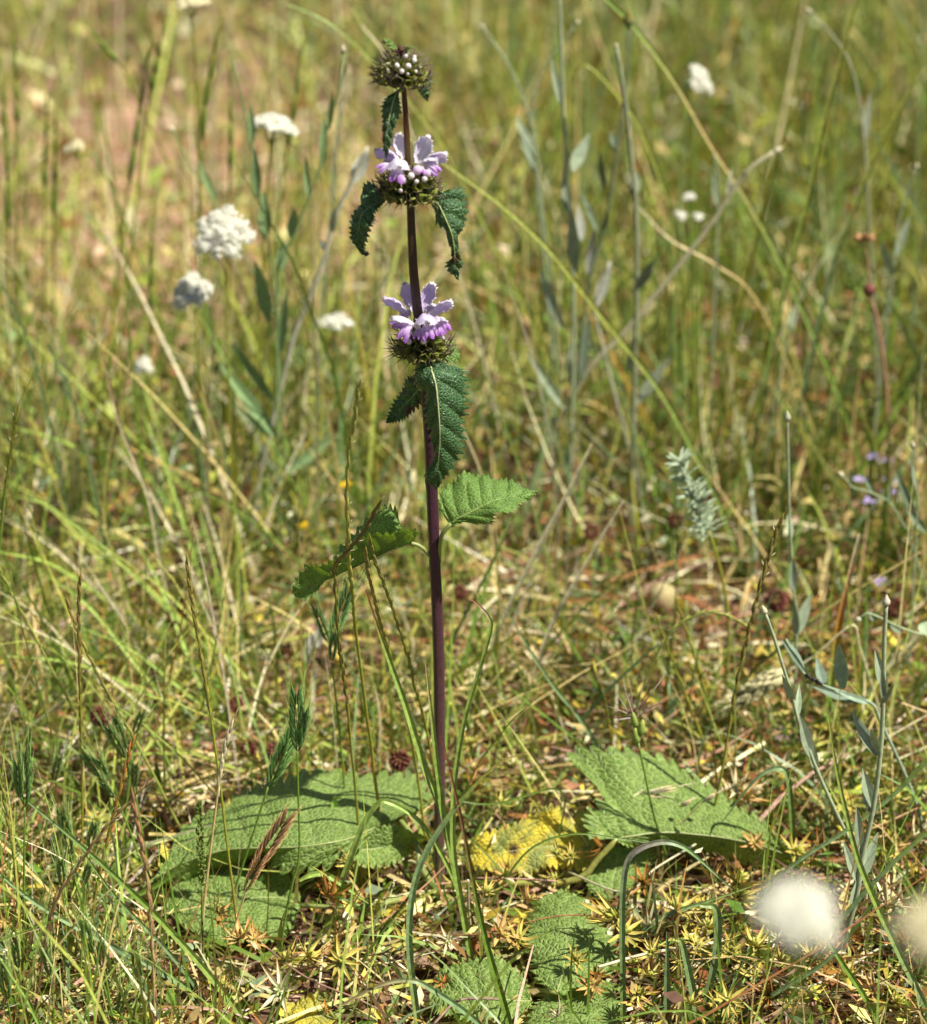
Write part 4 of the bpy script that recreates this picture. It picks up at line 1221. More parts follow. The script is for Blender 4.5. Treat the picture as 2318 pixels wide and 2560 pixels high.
def felted(pts, label, leaves, zf=ZI, by=None, y=None, lean=0.0, r=.0011, c=GREY, bud_r=.0028, bud_c=None, group=None, name="felted_plant", side=(), stem_c=None):
    p = line(pts, zf, by, y, lean, 40)
    yy = p[0][1]
    t = thing(name, label, "plant", p[-1] * [1, 1, 0], group)
    sc = c * [1.05, 1.0, .9] if stem_c is None else stem_c
    mb = MB(); mb.tube(p, np.array([r * .8, r, r * 1.15]), np.array([sc, sc, sc * .9]), 7)
    for q in side:
        mb.tube(cr([PY(*zf(a, b), yy) for a, b in q], 14), np.array([r * .6, r * .8]), sc, 6)
    mb.part("stem", M_FELT, t)
    for k, (ax, ay, bx, by2, wpx) in enumerate(leaves):
        u = PY(*zf(ax, ay), yy); v = PY(*zf(bx, by2), yy - .008 * (1 if k % 2 else -1))
        m = MB()
        lance(m, u, v, wpx * 1.3 * (zf(1, 0)[0] - zf(0, 0)[0]) / FPX * (yy / math.cos(PITCH)) * 1.02, c * rng.uniform(.8, 1.15), (rng.uniform(-.5, .5), -1, .35))
        m.part("leaf", M_FELT, t)
    if bud_r:
        m = MB()
        top = p[0]
        bc = np.array([.62, .55, .36]) if bud_c is None else bud_c
        m.lens(top - [0, 0, .0005], norm(p[0] - p[2]), bud_r * 2.3, bud_r * 1.5, np.array([c, bc, bc * 1.1]), 8, prof=(.4, 1.0, .9, .45, .1))
        m.part("flower_bud", M_FELT, t)
    return t

# --- white umbel
def floret_cluster(seed, cream=0.0):
    r = np.random.RandomState(seed)
    mb = MB()
    for k in range(34):
        th = r.uniform(0, 6.28); rad = math.sqrt(r.rand())
        c = np.array([rad * math.cos(th), rad * math.sin(th), .45 * (1 - rad ** 2) + r.normal(0, .05)])
        nrm = norm(np.array([c[0] * .8, c[1] * .8, 1.0]) + r.normal(0, .25, 3))
        s = norm(np.cross(nrm, [0.3, 1, .2])); f = np.cross(nrm, s)
        sz = r.uniform(.17, .27)
        col = np.array([.88, .87, .76]) * r.uniform(.9, 1.05) * (1 - cream * np.array([.02, .10, .35]))
        for j in range(5):
            a = j * 6.2832 / 5 + th
            d = s * math.cos(a) + f * math.sin(a); e = np.cross(nrm, d)
            V = [c, c + d * sz * .55 - e * sz * .32 + nrm * .05, c + d * sz + nrm * .02, c + d * sz * .55 + e * sz * .32 + nrm * .05]
            mb.add(V, [(0, 1, 2, 3)], col)
        mb.ball(c + nrm * .03, sz * .18, (.55, .55, .22), 4, 5)
    mb.ball((0, 0, -.02), .8, np.array([.74, .74, .56]) * (1 - cream * np.array([.02, .10, .35])), 6, 10, (.9, .9, .42), .08)
    for k in range(9):
        a = k * 6.28 / 9
        mb.spike((0, 0, -.55), (.5 * math.cos(a), .5 * math.sin(a), .1), .03, (.25, .32, .08))
    return mb.mesh("floret_cluster", M_PETAL)
CLUSTER = [floret_cluster(s) for s in range(3)]
CLUSTER_CREAM = [floret_cluster(s, .9) for s in range(3, 5)]

def umbel(pts, label, center, rx_px, n, zf=ZI, by=None, y=None, tilt=(0, -.25, 1), c_stem=GREEN, cream=False, seed=1, group=None, dome=.25, cs=.42, name="white_umbel"):
    r = np.random.RandomState(seed)
    if y is None:
        y = depth_of(by)
    c = PY(*zf(*center), y)
    R = rx_px * (zf(1, 0)[0] - zf(0, 0)[0]) / FPX * (y * math.cos(PITCH) + (CAMH - c[2]) * math.sin(PITCH))
    p = line([center] + list(pts), zf, by, y, 0, 24)
    up = norm(np.array(tilt, float))
    p[0] = c - up * R * .75
    p = cr([p[0], p[4], p[10], p[16], p[23]], 24)
    t = thing(name, label, "flower", p[-1] * [1, 1, 0], group)
    s = norm(np.cross(up, [0.2, 1, .1])); f = np.cross(up, s)
    mb = MB(); mb.tube(p, np.array([.0008, .0011, .0013]), c_stem, 6); mb.part("stem", M_STEM, t)
    rays = MB()
    pos = []
    for k in range(n):
        rad = math.sqrt((k + .4) / n) * (1 - cs * .55); a = k * 2.39996 + seed
        d = c + (s * math.cos(a) + f * math.sin(a)) * R * rad + up * R * dome * (1 - rad ** 2) * r.uniform(.7, 1.3)
        pos.append((d, norm(up + (d - c) / R * .5 + r.normal(0, .1, 3))))
        rays.tube(cr([p[0], (p[0] + d) / 2 - up * R * .12, d - up * R * cs * .35], 5), .00035, c_stem * 1.15, 4)
    rays.part("rays", M_STEM, t)
    lib = CLUSTER_CREAM if cream else CLUSTER
    for k, (d, nn) in enumerate(pos):
        o = bpy.data.objects.new("floret_cluster", lib[k % len(lib)]); COL.objects.link(o); o.parent = t
        q = Vector(nn).to_track_quat('Z', 'Y').to_matrix().to_4x4()
        o.matrix_basis = Matrix.Translation(Vector(d) - t.location) @ q @ Matrix.Rotation(r.uniform(0, 6), 4, 'Z') @ Matrix.Scale(R * cs * r.uniform(.85, 1.15), 4)
    return t

# ================= white umbels
umbel([(570, 900), (580, 1200)], "large cluster of white umbels on a dark stem, behind the plant to the left", (558, 588), 78, 12, by=1470, tilt=(0, -.95, .75), seed=2, dome=.45, c_stem=OLIVE * .9, cs=.33)
umbel([(500, 900), (520, 1150)], "small rounded white umbel beside the large white cluster", (480, 733), 54, 9, by=1400, tilt=(-.2, -.8, .8), seed=3, dome=.4, c_stem=OLIVE)
umbel([(672, 420), (655, 700)], "flat white umbel seen edge-on over the dry grass", (682, 318), 62, 12, by=1230, tilt=(.15, .05, 1), seed=4, dome=.25, c_stem=OLIVE)
umbel([(840, 900), (850, 1050)], "little white umbel seen edge-on left of the lowest whorl", (836, 806), 44, 8, by=1180, tilt=(0, -.1, 1), seed=5, dome=.2)
umbel([(1730, 330), (1735, 600)], "curled white umbel far behind in the olive grass", (1735, 208), 48, 8, by=860, tilt=(.6, -.3, .6), seed=6, dome=.6)
umbel([(490, 200), (500, 500)], "buff yellow umbel on a dark stalk far behind", (478, 12), 46, 10, by=1010, tilt=(0, .05, 1), seed=7, cream=True, c_stem=OLIVE * .8, dome=.3)
umbel([(360, 1050), (362, 1150)], "faint greenish white umbel low in the grass", (360, 915), 30, 6, by=1180, tilt=(0, -.5, 1), seed=8)
umbel([(1990, 2500), (2010, 2900)], "big white umbel with a blurred outline, tallest by the yellow star bracts", (1990, 2288), 112, 15, y=.70, tilt=(0, -.18, 1), seed=9, dome=.34, cs=.40)
umbel([(2330, 2500), (2335, 2900)], "cream umbel beside the big blurred white umbel", (2335, 2330), 92, 13, y=.66, tilt=(-.1, -.3, 1), seed=10, cream=True, dome=.5)
for k, (x, y_) in enumerate(((1700, 540), (1722, 495), (1745, 545))):
    umbel([(x + 5, y_ + 150), (x + 5, y_ + 300)], "tiny white flower head in the olive grass behind", (x, y_), 17, 4, by=y_ + 420, seed=20 + k, group="tiny white flower heads at the back", dome=.4, cs=.6)
umbel([(260, 420), (330, 600)], "small yellow-green umbel nodding over the bare soil", (186, 372), 34, 6, by=900, tilt=(-.3, -.1, 1), seed=12, cream=True)

# ================= slim spikes round the purple stem
spike_grass([(754, -1171), (718, -913), (675, -669), (660, -304), (672, 0), (680, 200), (705, 400), (720, 600), (750, 850), (790, 1150), (820, 1400), (845, 1550), (875, 1825), (920, 2130)],
            "tallest slim grass spike, yellow-green with an orange foot, left of the purple stem", ZY, by=2190, lean=.10, head=.5, r=.0011, c_head=np.array([.33, .34, .08]), c_stem=OLIVE * 1.1, c_base=ORANGE, w=.0021)
spike_grass([(895, -260), (790, -60), (640, 110), (580, 190), (570, 300), (590, 600), (610, 850), (640, 1050), (670, 1300), (700, 1650), (720, 1825), (757, 2290)],
            "slim grass spike with a bent brown tip crossing the folded leaf", ZY, by=2230, lean=.08, head=.66, c_head=np.array([.17, .14, .045]), c_stem=OLIVE, w=.0020)
spike_grass([(805, 120), (830, 280), (870, 430), (910, 600), (950, 730), (1010, 940), (1080, 1180), (1150, 1500), (1200, 1800)],
            "slim grass spike with an orange tip under the folded leaf", ZY, by=2180, lean=.06, head=.5, c_head=np.array([.26, .20, .05]), c_stem=OLIVE)
spike_grass([(840, 20), (880, 170), (950, 350), (1010, 520), (1070, 700), (1130, 900), (1180, 1120), (1230, 1270), (1290, 1560), (1330, 1800)],
            "slim spotted grass spike slanting towards the foot of the purple stem", ZY, by=2170, lean=.06, head=.75, c_head=np.array([.20, .19, .05]), c_stem=OLIVE)
spike_grass([(467, 1406), (480, 1498), (493, 1580), (513, 1695), (529, 1804), (549, 1950), (565, 2086), (582, 2219), (597, 2343)],
            "slim grass spike with an ochre tip and a brown foot before the broad left leaf", by=2400, head=.45, c_head=np.array([.25, .21, .05]), c_stem=OLIVE * 1.1, c_base=RUST)
spike_grass([(199, 1452), (197, 1547), (199, 1646), (201, 1744), (204, 1843), (206, 1950), (206, 2100)], "upright slim spike with a rusty awned tip", by=2250, head=.6,
            c_head=np.array([.22, .15, .045]), c_stem=OLIVE, awn=.016)
spike_grass([(171, 1514), (197, 1587), (230, 1656), (270, 1731), (306, 1794), (345, 1863), (391, 1950), (430, 2030), (468, 2105)], "leaning slim spike with a fan of awns at its ochre tip",
            by=2170, head=.62, c_head=np.array([.28, .24, .06]), c_stem=YELGREEN * .7, awn=.016, w=.0022)
spike_grass([(0, 1426), (49, 1521), (99, 1613), (138, 1689), (197, 1800), (240, 1900)], "yellow-green spike leaning over the lodged pale stems", by=2080, head=.35, c_head=YELGREEN * .75, c_stem=YELGREEN * .7)
spike_grass([(329, 1862), (305, 1957), (281, 2052), (257, 2148), (238, 2243), (228, 2330)], "orange-brown ripe spike crossing green awned heads", by=2420, head=.75, c_head=ORANGE * .8, c_stem=OLIVE, c_base=YELGREEN * .7)
spike_grass([(333, 2005), (352, 2100), (371, 2219), (381, 2362), (388, 2560)], "reddish dry spike with pale glumes standing before the broad left leaf", by=2640, head=.95, c_head=np.array([.34, .19, .09]), c_stem=STRAW * .8, w=.0026, sl=.013)
spike_grass([(376, 1952), (267, 2067), (190, 2171), (138, 2257), (114, 2352), (95, 2480)], "purple-brown spike leaning far over to the right", by=2600, head=.6, c_head=np.array([.22, .16, .06]), c_stem=np.array([.20, .11, .06]))
spike_grass([(0, 1940), (20, 2050), (36, 2150), (48, 2280), (60, 2420)], "green spike with pale scales beside the upright awned head", by=2520, head=.7, c_head=YELGREEN * .6, c_stem=OLIVE)
spike_grass([(1947, 1313), (1921, 1393), (1894, 1491), (1867, 1603), (1840, 1724), (1822, 1826), (1805, 1930), (1783, 2040), (1775, 2130)],
            "long olive spike leaning right behind the raised basal leaf", by=2180, head=.55, c_head=np.array([.17, .14, .035]), c_stem=OLIVE, w=.0026, sl=.013)
spike_grass([(1615, 1870), (1590, 1780), (1640, 1640), (1700, 1560), (1780, 1530), (1860, 1560)][::-1] + [(1600, 1960)], "arched yellow-green spike bowed over near the beige ball", by=2010, head=.45, c_head=YELGREEN * .8, c_stem=YELGREEN * .6)
for k, pts in enumerate(([(1690, 1500), (1730, 1620), (1760, 1720), (1790, 1850)], [(1640, 1540), (1700, 1700), (1750, 1830), (1775, 1900)], [(2290, 1330), (2230, 1480), (2150, 1600), (2080, 1720)])):
    spike_grass(pts, "faded olive grass spike among the dry stalks near the beige ball", by=[1930, 1960, 1830][k], head=.6, c_head=OLIVE, c_stem=OLIVE * .9, group="faded spikes to the right")
spike_grass([(40, 1040), (28, 1130), (12, 1240), (0, 1360), (-14, 1500)], "green spike with three very long dark awns", y=depth_of(2050), head=.5, c_head=OLIVE * .7, c_stem=GREEN, awn=.05, w=.0016)

# green goat-grass heads behind, thick at the foot and running out in awns
for pts, by in (([(378, 99), (351, 263), (334, 384), (318, 493), (301, 630), (285, 767)], 980), ([(575, 164), (578, 329), (575, 438), (572, 600)], 940), ([(756, 120), (737, 263), (718, 384), (700, 520)], 850),
                ([(38, 110), (41, 246), (42, 400)], 760), ([(118, 270), (113, 400), (112, 560)], 800), ([(140, 330), (137, 455), (135, 640)], 860), ([(10, 250), (19, 440), (22, 700)], 900),
                ([(380, 590), (378, 710), (376, 860)], 1080), ([(540, 100), (520, 220), (508, 310), (497, 493), (495, 650)], 1000), ([(410, 60), (392, 160), (375, 240), (352, 420)], 930),
                ([(215, 60), (255, 110), (300, 160), (345, 250)], 800)):
    p = line(pts, by=by, n=30)
    t = thing("goat_grass", "green goat-grass spike, thick at its foot, standing in the dry grass behind", "grass stalk", p[-1] * [1, 1, 0], "green goat-grass spikes behind")
    m = MB(); m.tube(p[8:], np.array([.0011, .0010, .0013]), OLIVE * .85, 6); m.part("culm", M_STEM, t)
    m = MB()
    for k in range(4):
        b = p[11 - 3 * k]; d = norm(p[8 - 3 * k if 8 - 3 * k >= 0 else 0] - p[11 - 3 * k]) if k < 3 else norm(p[0] - p[2])
        L = np.linalg.norm(p[8] - p[11]) * 1.35
        m.lens(b, d, L, .0058 - .0011 * k, np.array([GREEN * .7, GREEN * .95 + [.03, .02, 0], OLIVE]), 7)
        for j in range(2):
            m.spike(b + d * L * .8, b + d * L * 1.9 + rng.normal(0, .004, 3), .0003, OLIVE)
    m.part("seed_head", M_HEAD, t)

# ================= green awned heads
ZL = zoom(0, 1600, 2.1)
Z4 = zoom(350, 1800, 2.028)
brome([(285, 1600), (288, 1825), (300, 2380), (250, 2600)], "awned green head of two spikelets on a tall straight culm by the broad left leaf", [(288, 1600, 275, 1130, 90), (300, 1560, 345, 1280, 70)], ZY, by=2400, c=np.array([.085, .17, .045]) * 1.7)
brome([(650, 340), (560, 620), (470, 900), (440, 1060)], "awned green head leaning right over the broad left leaf", [(650, 340, 800, 10, 58), (670, 300, 740, 100, 40)], Z4, by=2345, c=np.array([.10, .20, .05]) * 1.7)
brome([(545, 930), (580, 1230), (610, 1500), (640, 1825), (680, 2360)], "forked awned green head below the folded leaf", [(545, 920, 565, 690, 52), (530, 780, 690, 340, 70), (525, 790, 405, 480, 34)], ZY, by=2150, c=np.array([.10, .19, .06]) * 1.7)
brome([(545, 850), (450, 1140), (380, 1380)], "dry tan awned head leaning across the broad left leaf", [(530, 870, 620, 690, 28), (570, 770, 760, 470, 62)], Z4, by=2500, c=np.array([.42, .25, .12]), c_stem=STRAW, awn=.009)
brome([(130, 880), (128, 1100), (125, 1400), (125, 1700)], "upright awned green head of two spikelets standing in the tangle of awned heads", [(130, 870, 125, 560, 44), (105, 830, 90, 640, 36)], ZL, by=2500, c=np.array([.09, .17, .045]) * 1.7)
GH = [([(285, 760), (262, 850), (240, 1000)], [(280, 745, 312, 610, 40)], 2200), ([(372, 1130), (390, 1250), (440, 1400)], [(372, 1125, 322, 890, 60)], 2420),
      ([(565, 745), (640, 900), (720, 1100)], [(560, 735, 440, 600, 70), (600, 830, 540, 750, 40), (560, 720, 520, 630, 50)], 2280), ([(705, 770), (725, 950), (760, 1150)], [(705, 765, 710, 650, 46)], 2260),
      ([(660, 610), (690, 700), (705, 780)], [(658, 620, 560, 450, 44), (660, 580, 600, 400, 40)], 2260), ([(480, 1110), (450, 1290), (420, 1480)], [(470, 1090, 500, 960, 48)], 2460),
      ([(740, 1790), (760, 1960), (770, 2100)], [(740, 1785, 705, 1650, 48)], 2600), ([(490, 1650), (540, 1800), (600, 2000)], [(480, 1640, 440, 1480, 56)], 2640),
      ([(545, 1720), (570, 1850), (590, 2016)], [(535, 1715, 530, 1590, 44)], 2640), ([(265, 1760), (280, 1900), (285, 2050)], [(262, 1760, 235, 1620, 50)], 2640),
      ([(330, 1310), (345, 1500), (350, 1800)], [(330, 1300, 318, 1150, 40)], 2500), ([(730, 480), (700, 560), (690, 640)], [(705, 490, 745, 380, 36)], 2180), ([(40, 1880), (60, 2016)], [(40, 1880, 10, 1680, 60)], 2700),
      ([(450, 1290), (440, 1420), (430, 1600)], [(440, 1280, 470, 1180, 40)], 2520), ([(100, 1720), (115, 1900), (120, 2050)], [(95, 1720, 80, 1600, 40)], 2620), ([(640, 1960), (650, 2060)], [(625, 1950, 650, 1840, 46)], 2660)]
for pts, hd, by in GH:
    brome(pts, "small green awned grass head in the tangle beside the broad left leaf", hd, ZL, by=by, c=np.array([.20, .33, .09]) * rng.uniform(.85, 1.2), awn=.020, group="green awned heads at the left")

# dark foxtail head
def foxtail(foot, tip, stem, wpx, c, label, zf, by, name="foxtail_grass", hair=.002):
    p = line([foot] + stem, zf, by=by, n=20)
    yy = p[0][1]
    a, b = PY(*zf(*foot), yy), PY(*zf(*tip), yy)
    t = thing(name, label, "grass stalk", p[-1] * [1, 1, 0])
    m = MB(); m.tube(p, .0008, c * .9, 6); m.part("culm", M_STEM, t)
    m = MB()
    w = wpx * (zf(1, 0)[0] - zf(0, 0)[0]) / FPX * 1.72
    L = np.linalg.norm(b - a); d = norm(b - a); s = norm(np.cross(d, [0, 1, 0])); f = np.cross(s, d)
    for k in range(150):
        u = rng.rand(); th = rng.uniform(0, 6.28)
        o = s * math.cos(th) + f * math.sin(th)
        wid = w * .5 * (math.sin(math.pi * (u * .85 + .12)) ** .6)
        e = a + d * L * u + o * wid * .45
        m.lens(e, d + o * .55, w * .62, w * .24, np.array([c * .8, c * rng.uniform(.8, 1.3), c * 1.4]), 4)
        if rng.rand() < .25:
            m.spike(e + d * w * .4 + o * wid * .4, e + d * (w * .5) + o * (wid * .5 + hair), .0002, PALE)
    m.part("seed_head", M_HEAD, t)
foxtail((315, 850), (300, 420), [(316, 1000), (322, 1250), (330, 1450)], 46, np.array([.17, .23, .04]), "dense dark green cylindrical grass head before the broad left leaf", Z4, 2440)
foxtail((1965, 1679), (1806, 1772), [(2032, 1643), (2130, 1563), (2150, 1620)], 66, np.array([.68, .62, .34]), "cream tufted grass head lying over to the left", ZI, 1900)

# wispy pale straw head
p_ = [(455, 50), (420, 200), (400, 330), (370, 560), (340, 800), (320, 1000), (300, 1250)]
spike_grass(p_, "wispy bleached grass stalk with bristles by the broad left leaf", Z4, by=2420, head=.4, c_head=PALE * .8, c_stem=STRAW, c_base=PALE * .8, w=.0020, awn=.012)

# goat-grass with radiating awns
def goat_head():
    Zg = zoom(1400, 900, 1.988)
    by = 2230
    p = line([(1596, 1858), (1616, 1951), (1635, 2039), (1662, 2127), (1684, 2214)], by=by, n=24)
    t = thing("goat_grass", "green goat-grass head with a fan of long purple awns over the raised basal leaf", "grass stalk", p[-1] * [1, 1, 0])
    m = MB(); m.tube(p, np.array([.0008, .0009, .0010]), GREEN, 6); m.part("culm", M_STEM, t)
    yy = p[0][1]
    for (x, y_, L, w, dx) in ((382, 1900, .0135, .0054, -.12), (398, 1858, .013, .0052, .10), (374, 1815, .012, .0046, -.15)):
        m = MB(); b = PY(*Zg(x, y_ + 12), yy)
        m.lens(b, (dx, -.1, 1), L, w, np.array([GREEN, LITGREEN * 1.1, YELGREEN]), 8, prof=(.35, .95, 1.0, .7, .3))
        m.part("spikelet", M_HEAD, t)
    c0 = PY(*Zg(368, 1775), yy)
    for k, (x, y_) in enumerate(((330, 1540), (350, 1610), (270, 1640), (180, 1700), (165, 1770), (265, 1805), (420, 1585), (455, 1590), (530, 1552), (520, 1690), (470, 1645), (310, 1560), (500, 1710), (250, 1690))):
        m = MB(); e = PY(*Zg(x, y_), yy + .01 * math.sin(k * 2.1))
        m.spike(c0 + rng.normal(0, .0012, 3), e, .0005, np.array([(.40, .30, .22), (.20, .05, .06), (.50, .44, .38)][k % 3]), bend=rng.normal(0, .0012, 3))
        m.part("awn", M_HEAD, t)
goat_head()
# the long thin stalk with pale spikelets over the right leaf
def oat(label, stem, spk, by, group=None):
    p = line(stem, ZW, by=by, n=20)
    yy = p[0][1]
    t = thing("wild_oat", label, "grass stalk", p[-1] * [1, 1, 0], group)
    m = MB(); m.tube(p, .0004, STRAW * .8, 5); m.part("culm", M_STEM, t)
    for (ax, ay, bx, by2, w) in spk:
        a, b = PY(*ZW(ax, ay), yy), PY(*ZW(bx, by2), yy - .003)
        m = MB(); L = np.linalg.norm(b - a); d = norm(b - a)
        for s_ in (-1, 0, 1):
            m.lens(a, d + np.array([0, 0, .10 * s_]), L * (1 - .1 * abs(s_)), w, np.array([PALE * .8, PALE, PALE * [1, .8, .6]]), 5)
        for k in range(6):
            m.spike(b - d * L * .2, b + d * L * rng.uniform(.3, .8) + rng.normal(0, .0012, 3), .00015, PALE)
        m.part("spikelet", M_HEAD, t)
oat("dry brome tuft with silky awns lying over the raised basal leaf", [(735, 395), (760, 420), (800, 500), (830, 640)], [(735, 393, 850, 310, .0022), (880, 300, 1060, 268, .0024), (860, 320, 960, 314, .0018)], 2180)
oat("two dry oat-like spikelets on hair-thin stalks before the raised basal leaf", [(1165, 335), (1080, 420), (1000, 500), (978, 640), (975, 720)], [(1165, 336, 1228, 295, .0030), (1062, 358, 1112, 325, .0032)], 2215)
oat("pale oat-like spikelet beside a yellow star of bracts", [(1372, 298), (1340, 330), (1300, 440), (1260, 600)], [(1372, 298, 1440, 255, .0036)], 2160)

# ================= blades
G3 = [GREEN, LITGREEN, LITGREEN]
TG = [(.30, .06, .03), LITGREEN, LITGREEN * 1.15, LITGREEN * 1.1, LITGREEN * 1.15, LITGREEN * 1.1]
BG = [LITGREEN * .8, BLUEGREEN * 1.5, LITGREEN * .7]
blade([(805, 380), (900, 680), (1000, 960), (1100, 1240), (1200, 1560), (1290, 1825), (1400, 2100), (1470, 2420), (1600, 3150)], "wide green blade with a red tip slanting to the foot of the purple stem", [.6, 2.4, 3.6, 4.2, 4.2, 4.0, 3.2], TG, ZY, by=2400)
blade([(1255, 900), (1290, 1200), (1320, 1450), (1360, 1825), (1420, 2220), (1480, 2500), (1600, 3150)], "green blade with a dry tip close beside the purple stem", [.4, 2.0, 3.2, 3.8, 3.6, 3.0], [STRAW, LITGREEN, LITGREEN, LITGREEN * .9], ZY, by=2405)
blade([(1600, 445), (1680, 510), (1742, 590), (1755, 690), (1650, 1050), (1560, 1350), (1490, 1750), (1470, 2050), (1480, 2450), (1600, 3150)], "green blade with a kinked red tip right of the purple stem", [.5, 1.6, 2.2, 2.6, 3.2, 3.4, 3.0], [(.42, .10, .06), (.36, .22, .16), LITGREEN, LITGREEN, LITGREEN, LITGREEN * 1.1, LITGREEN * 1.1, LITGREEN], ZY, by=2410)
blade([(1102, 1838), (1129, 1940), (1159, 2077), (1190, 2240), (1218, 2364), (1244, 2456), (1273, 2560)], "stiff dark green blade with a long red tip in front of the stem", [.4, 1.4, 2.6, 3.6, 4.2, 4.6], [(.30, .05, .04), (.22, .10, .05), GREEN, GREEN * 1.2, GREEN * 1.2], by=2640)
blade([(1320, 1880), (1250, 1906), (1188, 1963), (1129, 2032), (1085, 2096), (1050, 2165), (1030, 2244), (1023, 2342), (1030, 2441), (1045, 2560)], "long blue-green blade arching over from the front to the right of the stem", [.4, 1.6, 2.8, 3.4, 3.8, 4.0, 4.0], [RUST, YELGREEN, BLUEGREEN * 2, BLUEGREEN * 2, BLUEGREEN * 1.6, BLUEGREEN * 1.5], by=2640)
blade([(858, 2195), (902, 2076), (942, 2012), (971, 2005), (1030, 2037), (1075, 2086), (1139, 2209), (1165, 2330)], "thin green blade bowed over the broad left leaf", [3.6, 3.4, 3.0, 2.6, 2.6, 2.4, 2.2], [LITGREEN, LITGREEN * 1.1, GREEN], by=2390)
blade([(853, 1997), (838, 2000), (838, 2047), (848, 2116), (852, 2160), (863, 2194)], "pale withered blade hanging from a culm over the broad left leaf", [.8, 3.6, 4.2, 1.4, 1.0, .6], [LITGREEN * 1.4, LITGREEN * 1.5, PALE * .7], y=depth_of(2200), ground=False)
blade([(922, 2259), (853, 2209), (809, 2185), (774, 2189), (748, 2202)], "pale green blade drooping below the broad left leaf", [.4, 3.2, 3.6, 3.0, 1.8], [LITGREEN * 1.2, LITGREEN * 1.3], y=depth_of(2370), ground=False)
blade([(843, 2520), (942, 2466), (1026, 2451), (1090, 2480), (1198, 2560)], "blue-green blade arched low before the small crinkled leaf", [1.4, 2.4, 3.2, 3.4, 3.6], [(.40, .26, .14), BLUEGREEN * 1.5, BLUEGREEN * 1.3], by=2700)
blade([(1558, 2489), (1556, 2275), (1567, 2160), (1602, 2121), (1657, 2105), (1706, 2116), (1750, 2149), (1832, 2225)][::-1], "grey-green blade arched like a hoop before the raised basal leaf", [.8, 2.4, 3.2, 3.4, 3.4, 3.6], [BLUEGREEN * 1.3, BLUEGREEN * 1.4, (.28, .25, .20), BLUEGREEN * 1.4, LITGREEN * .8], by=2560)
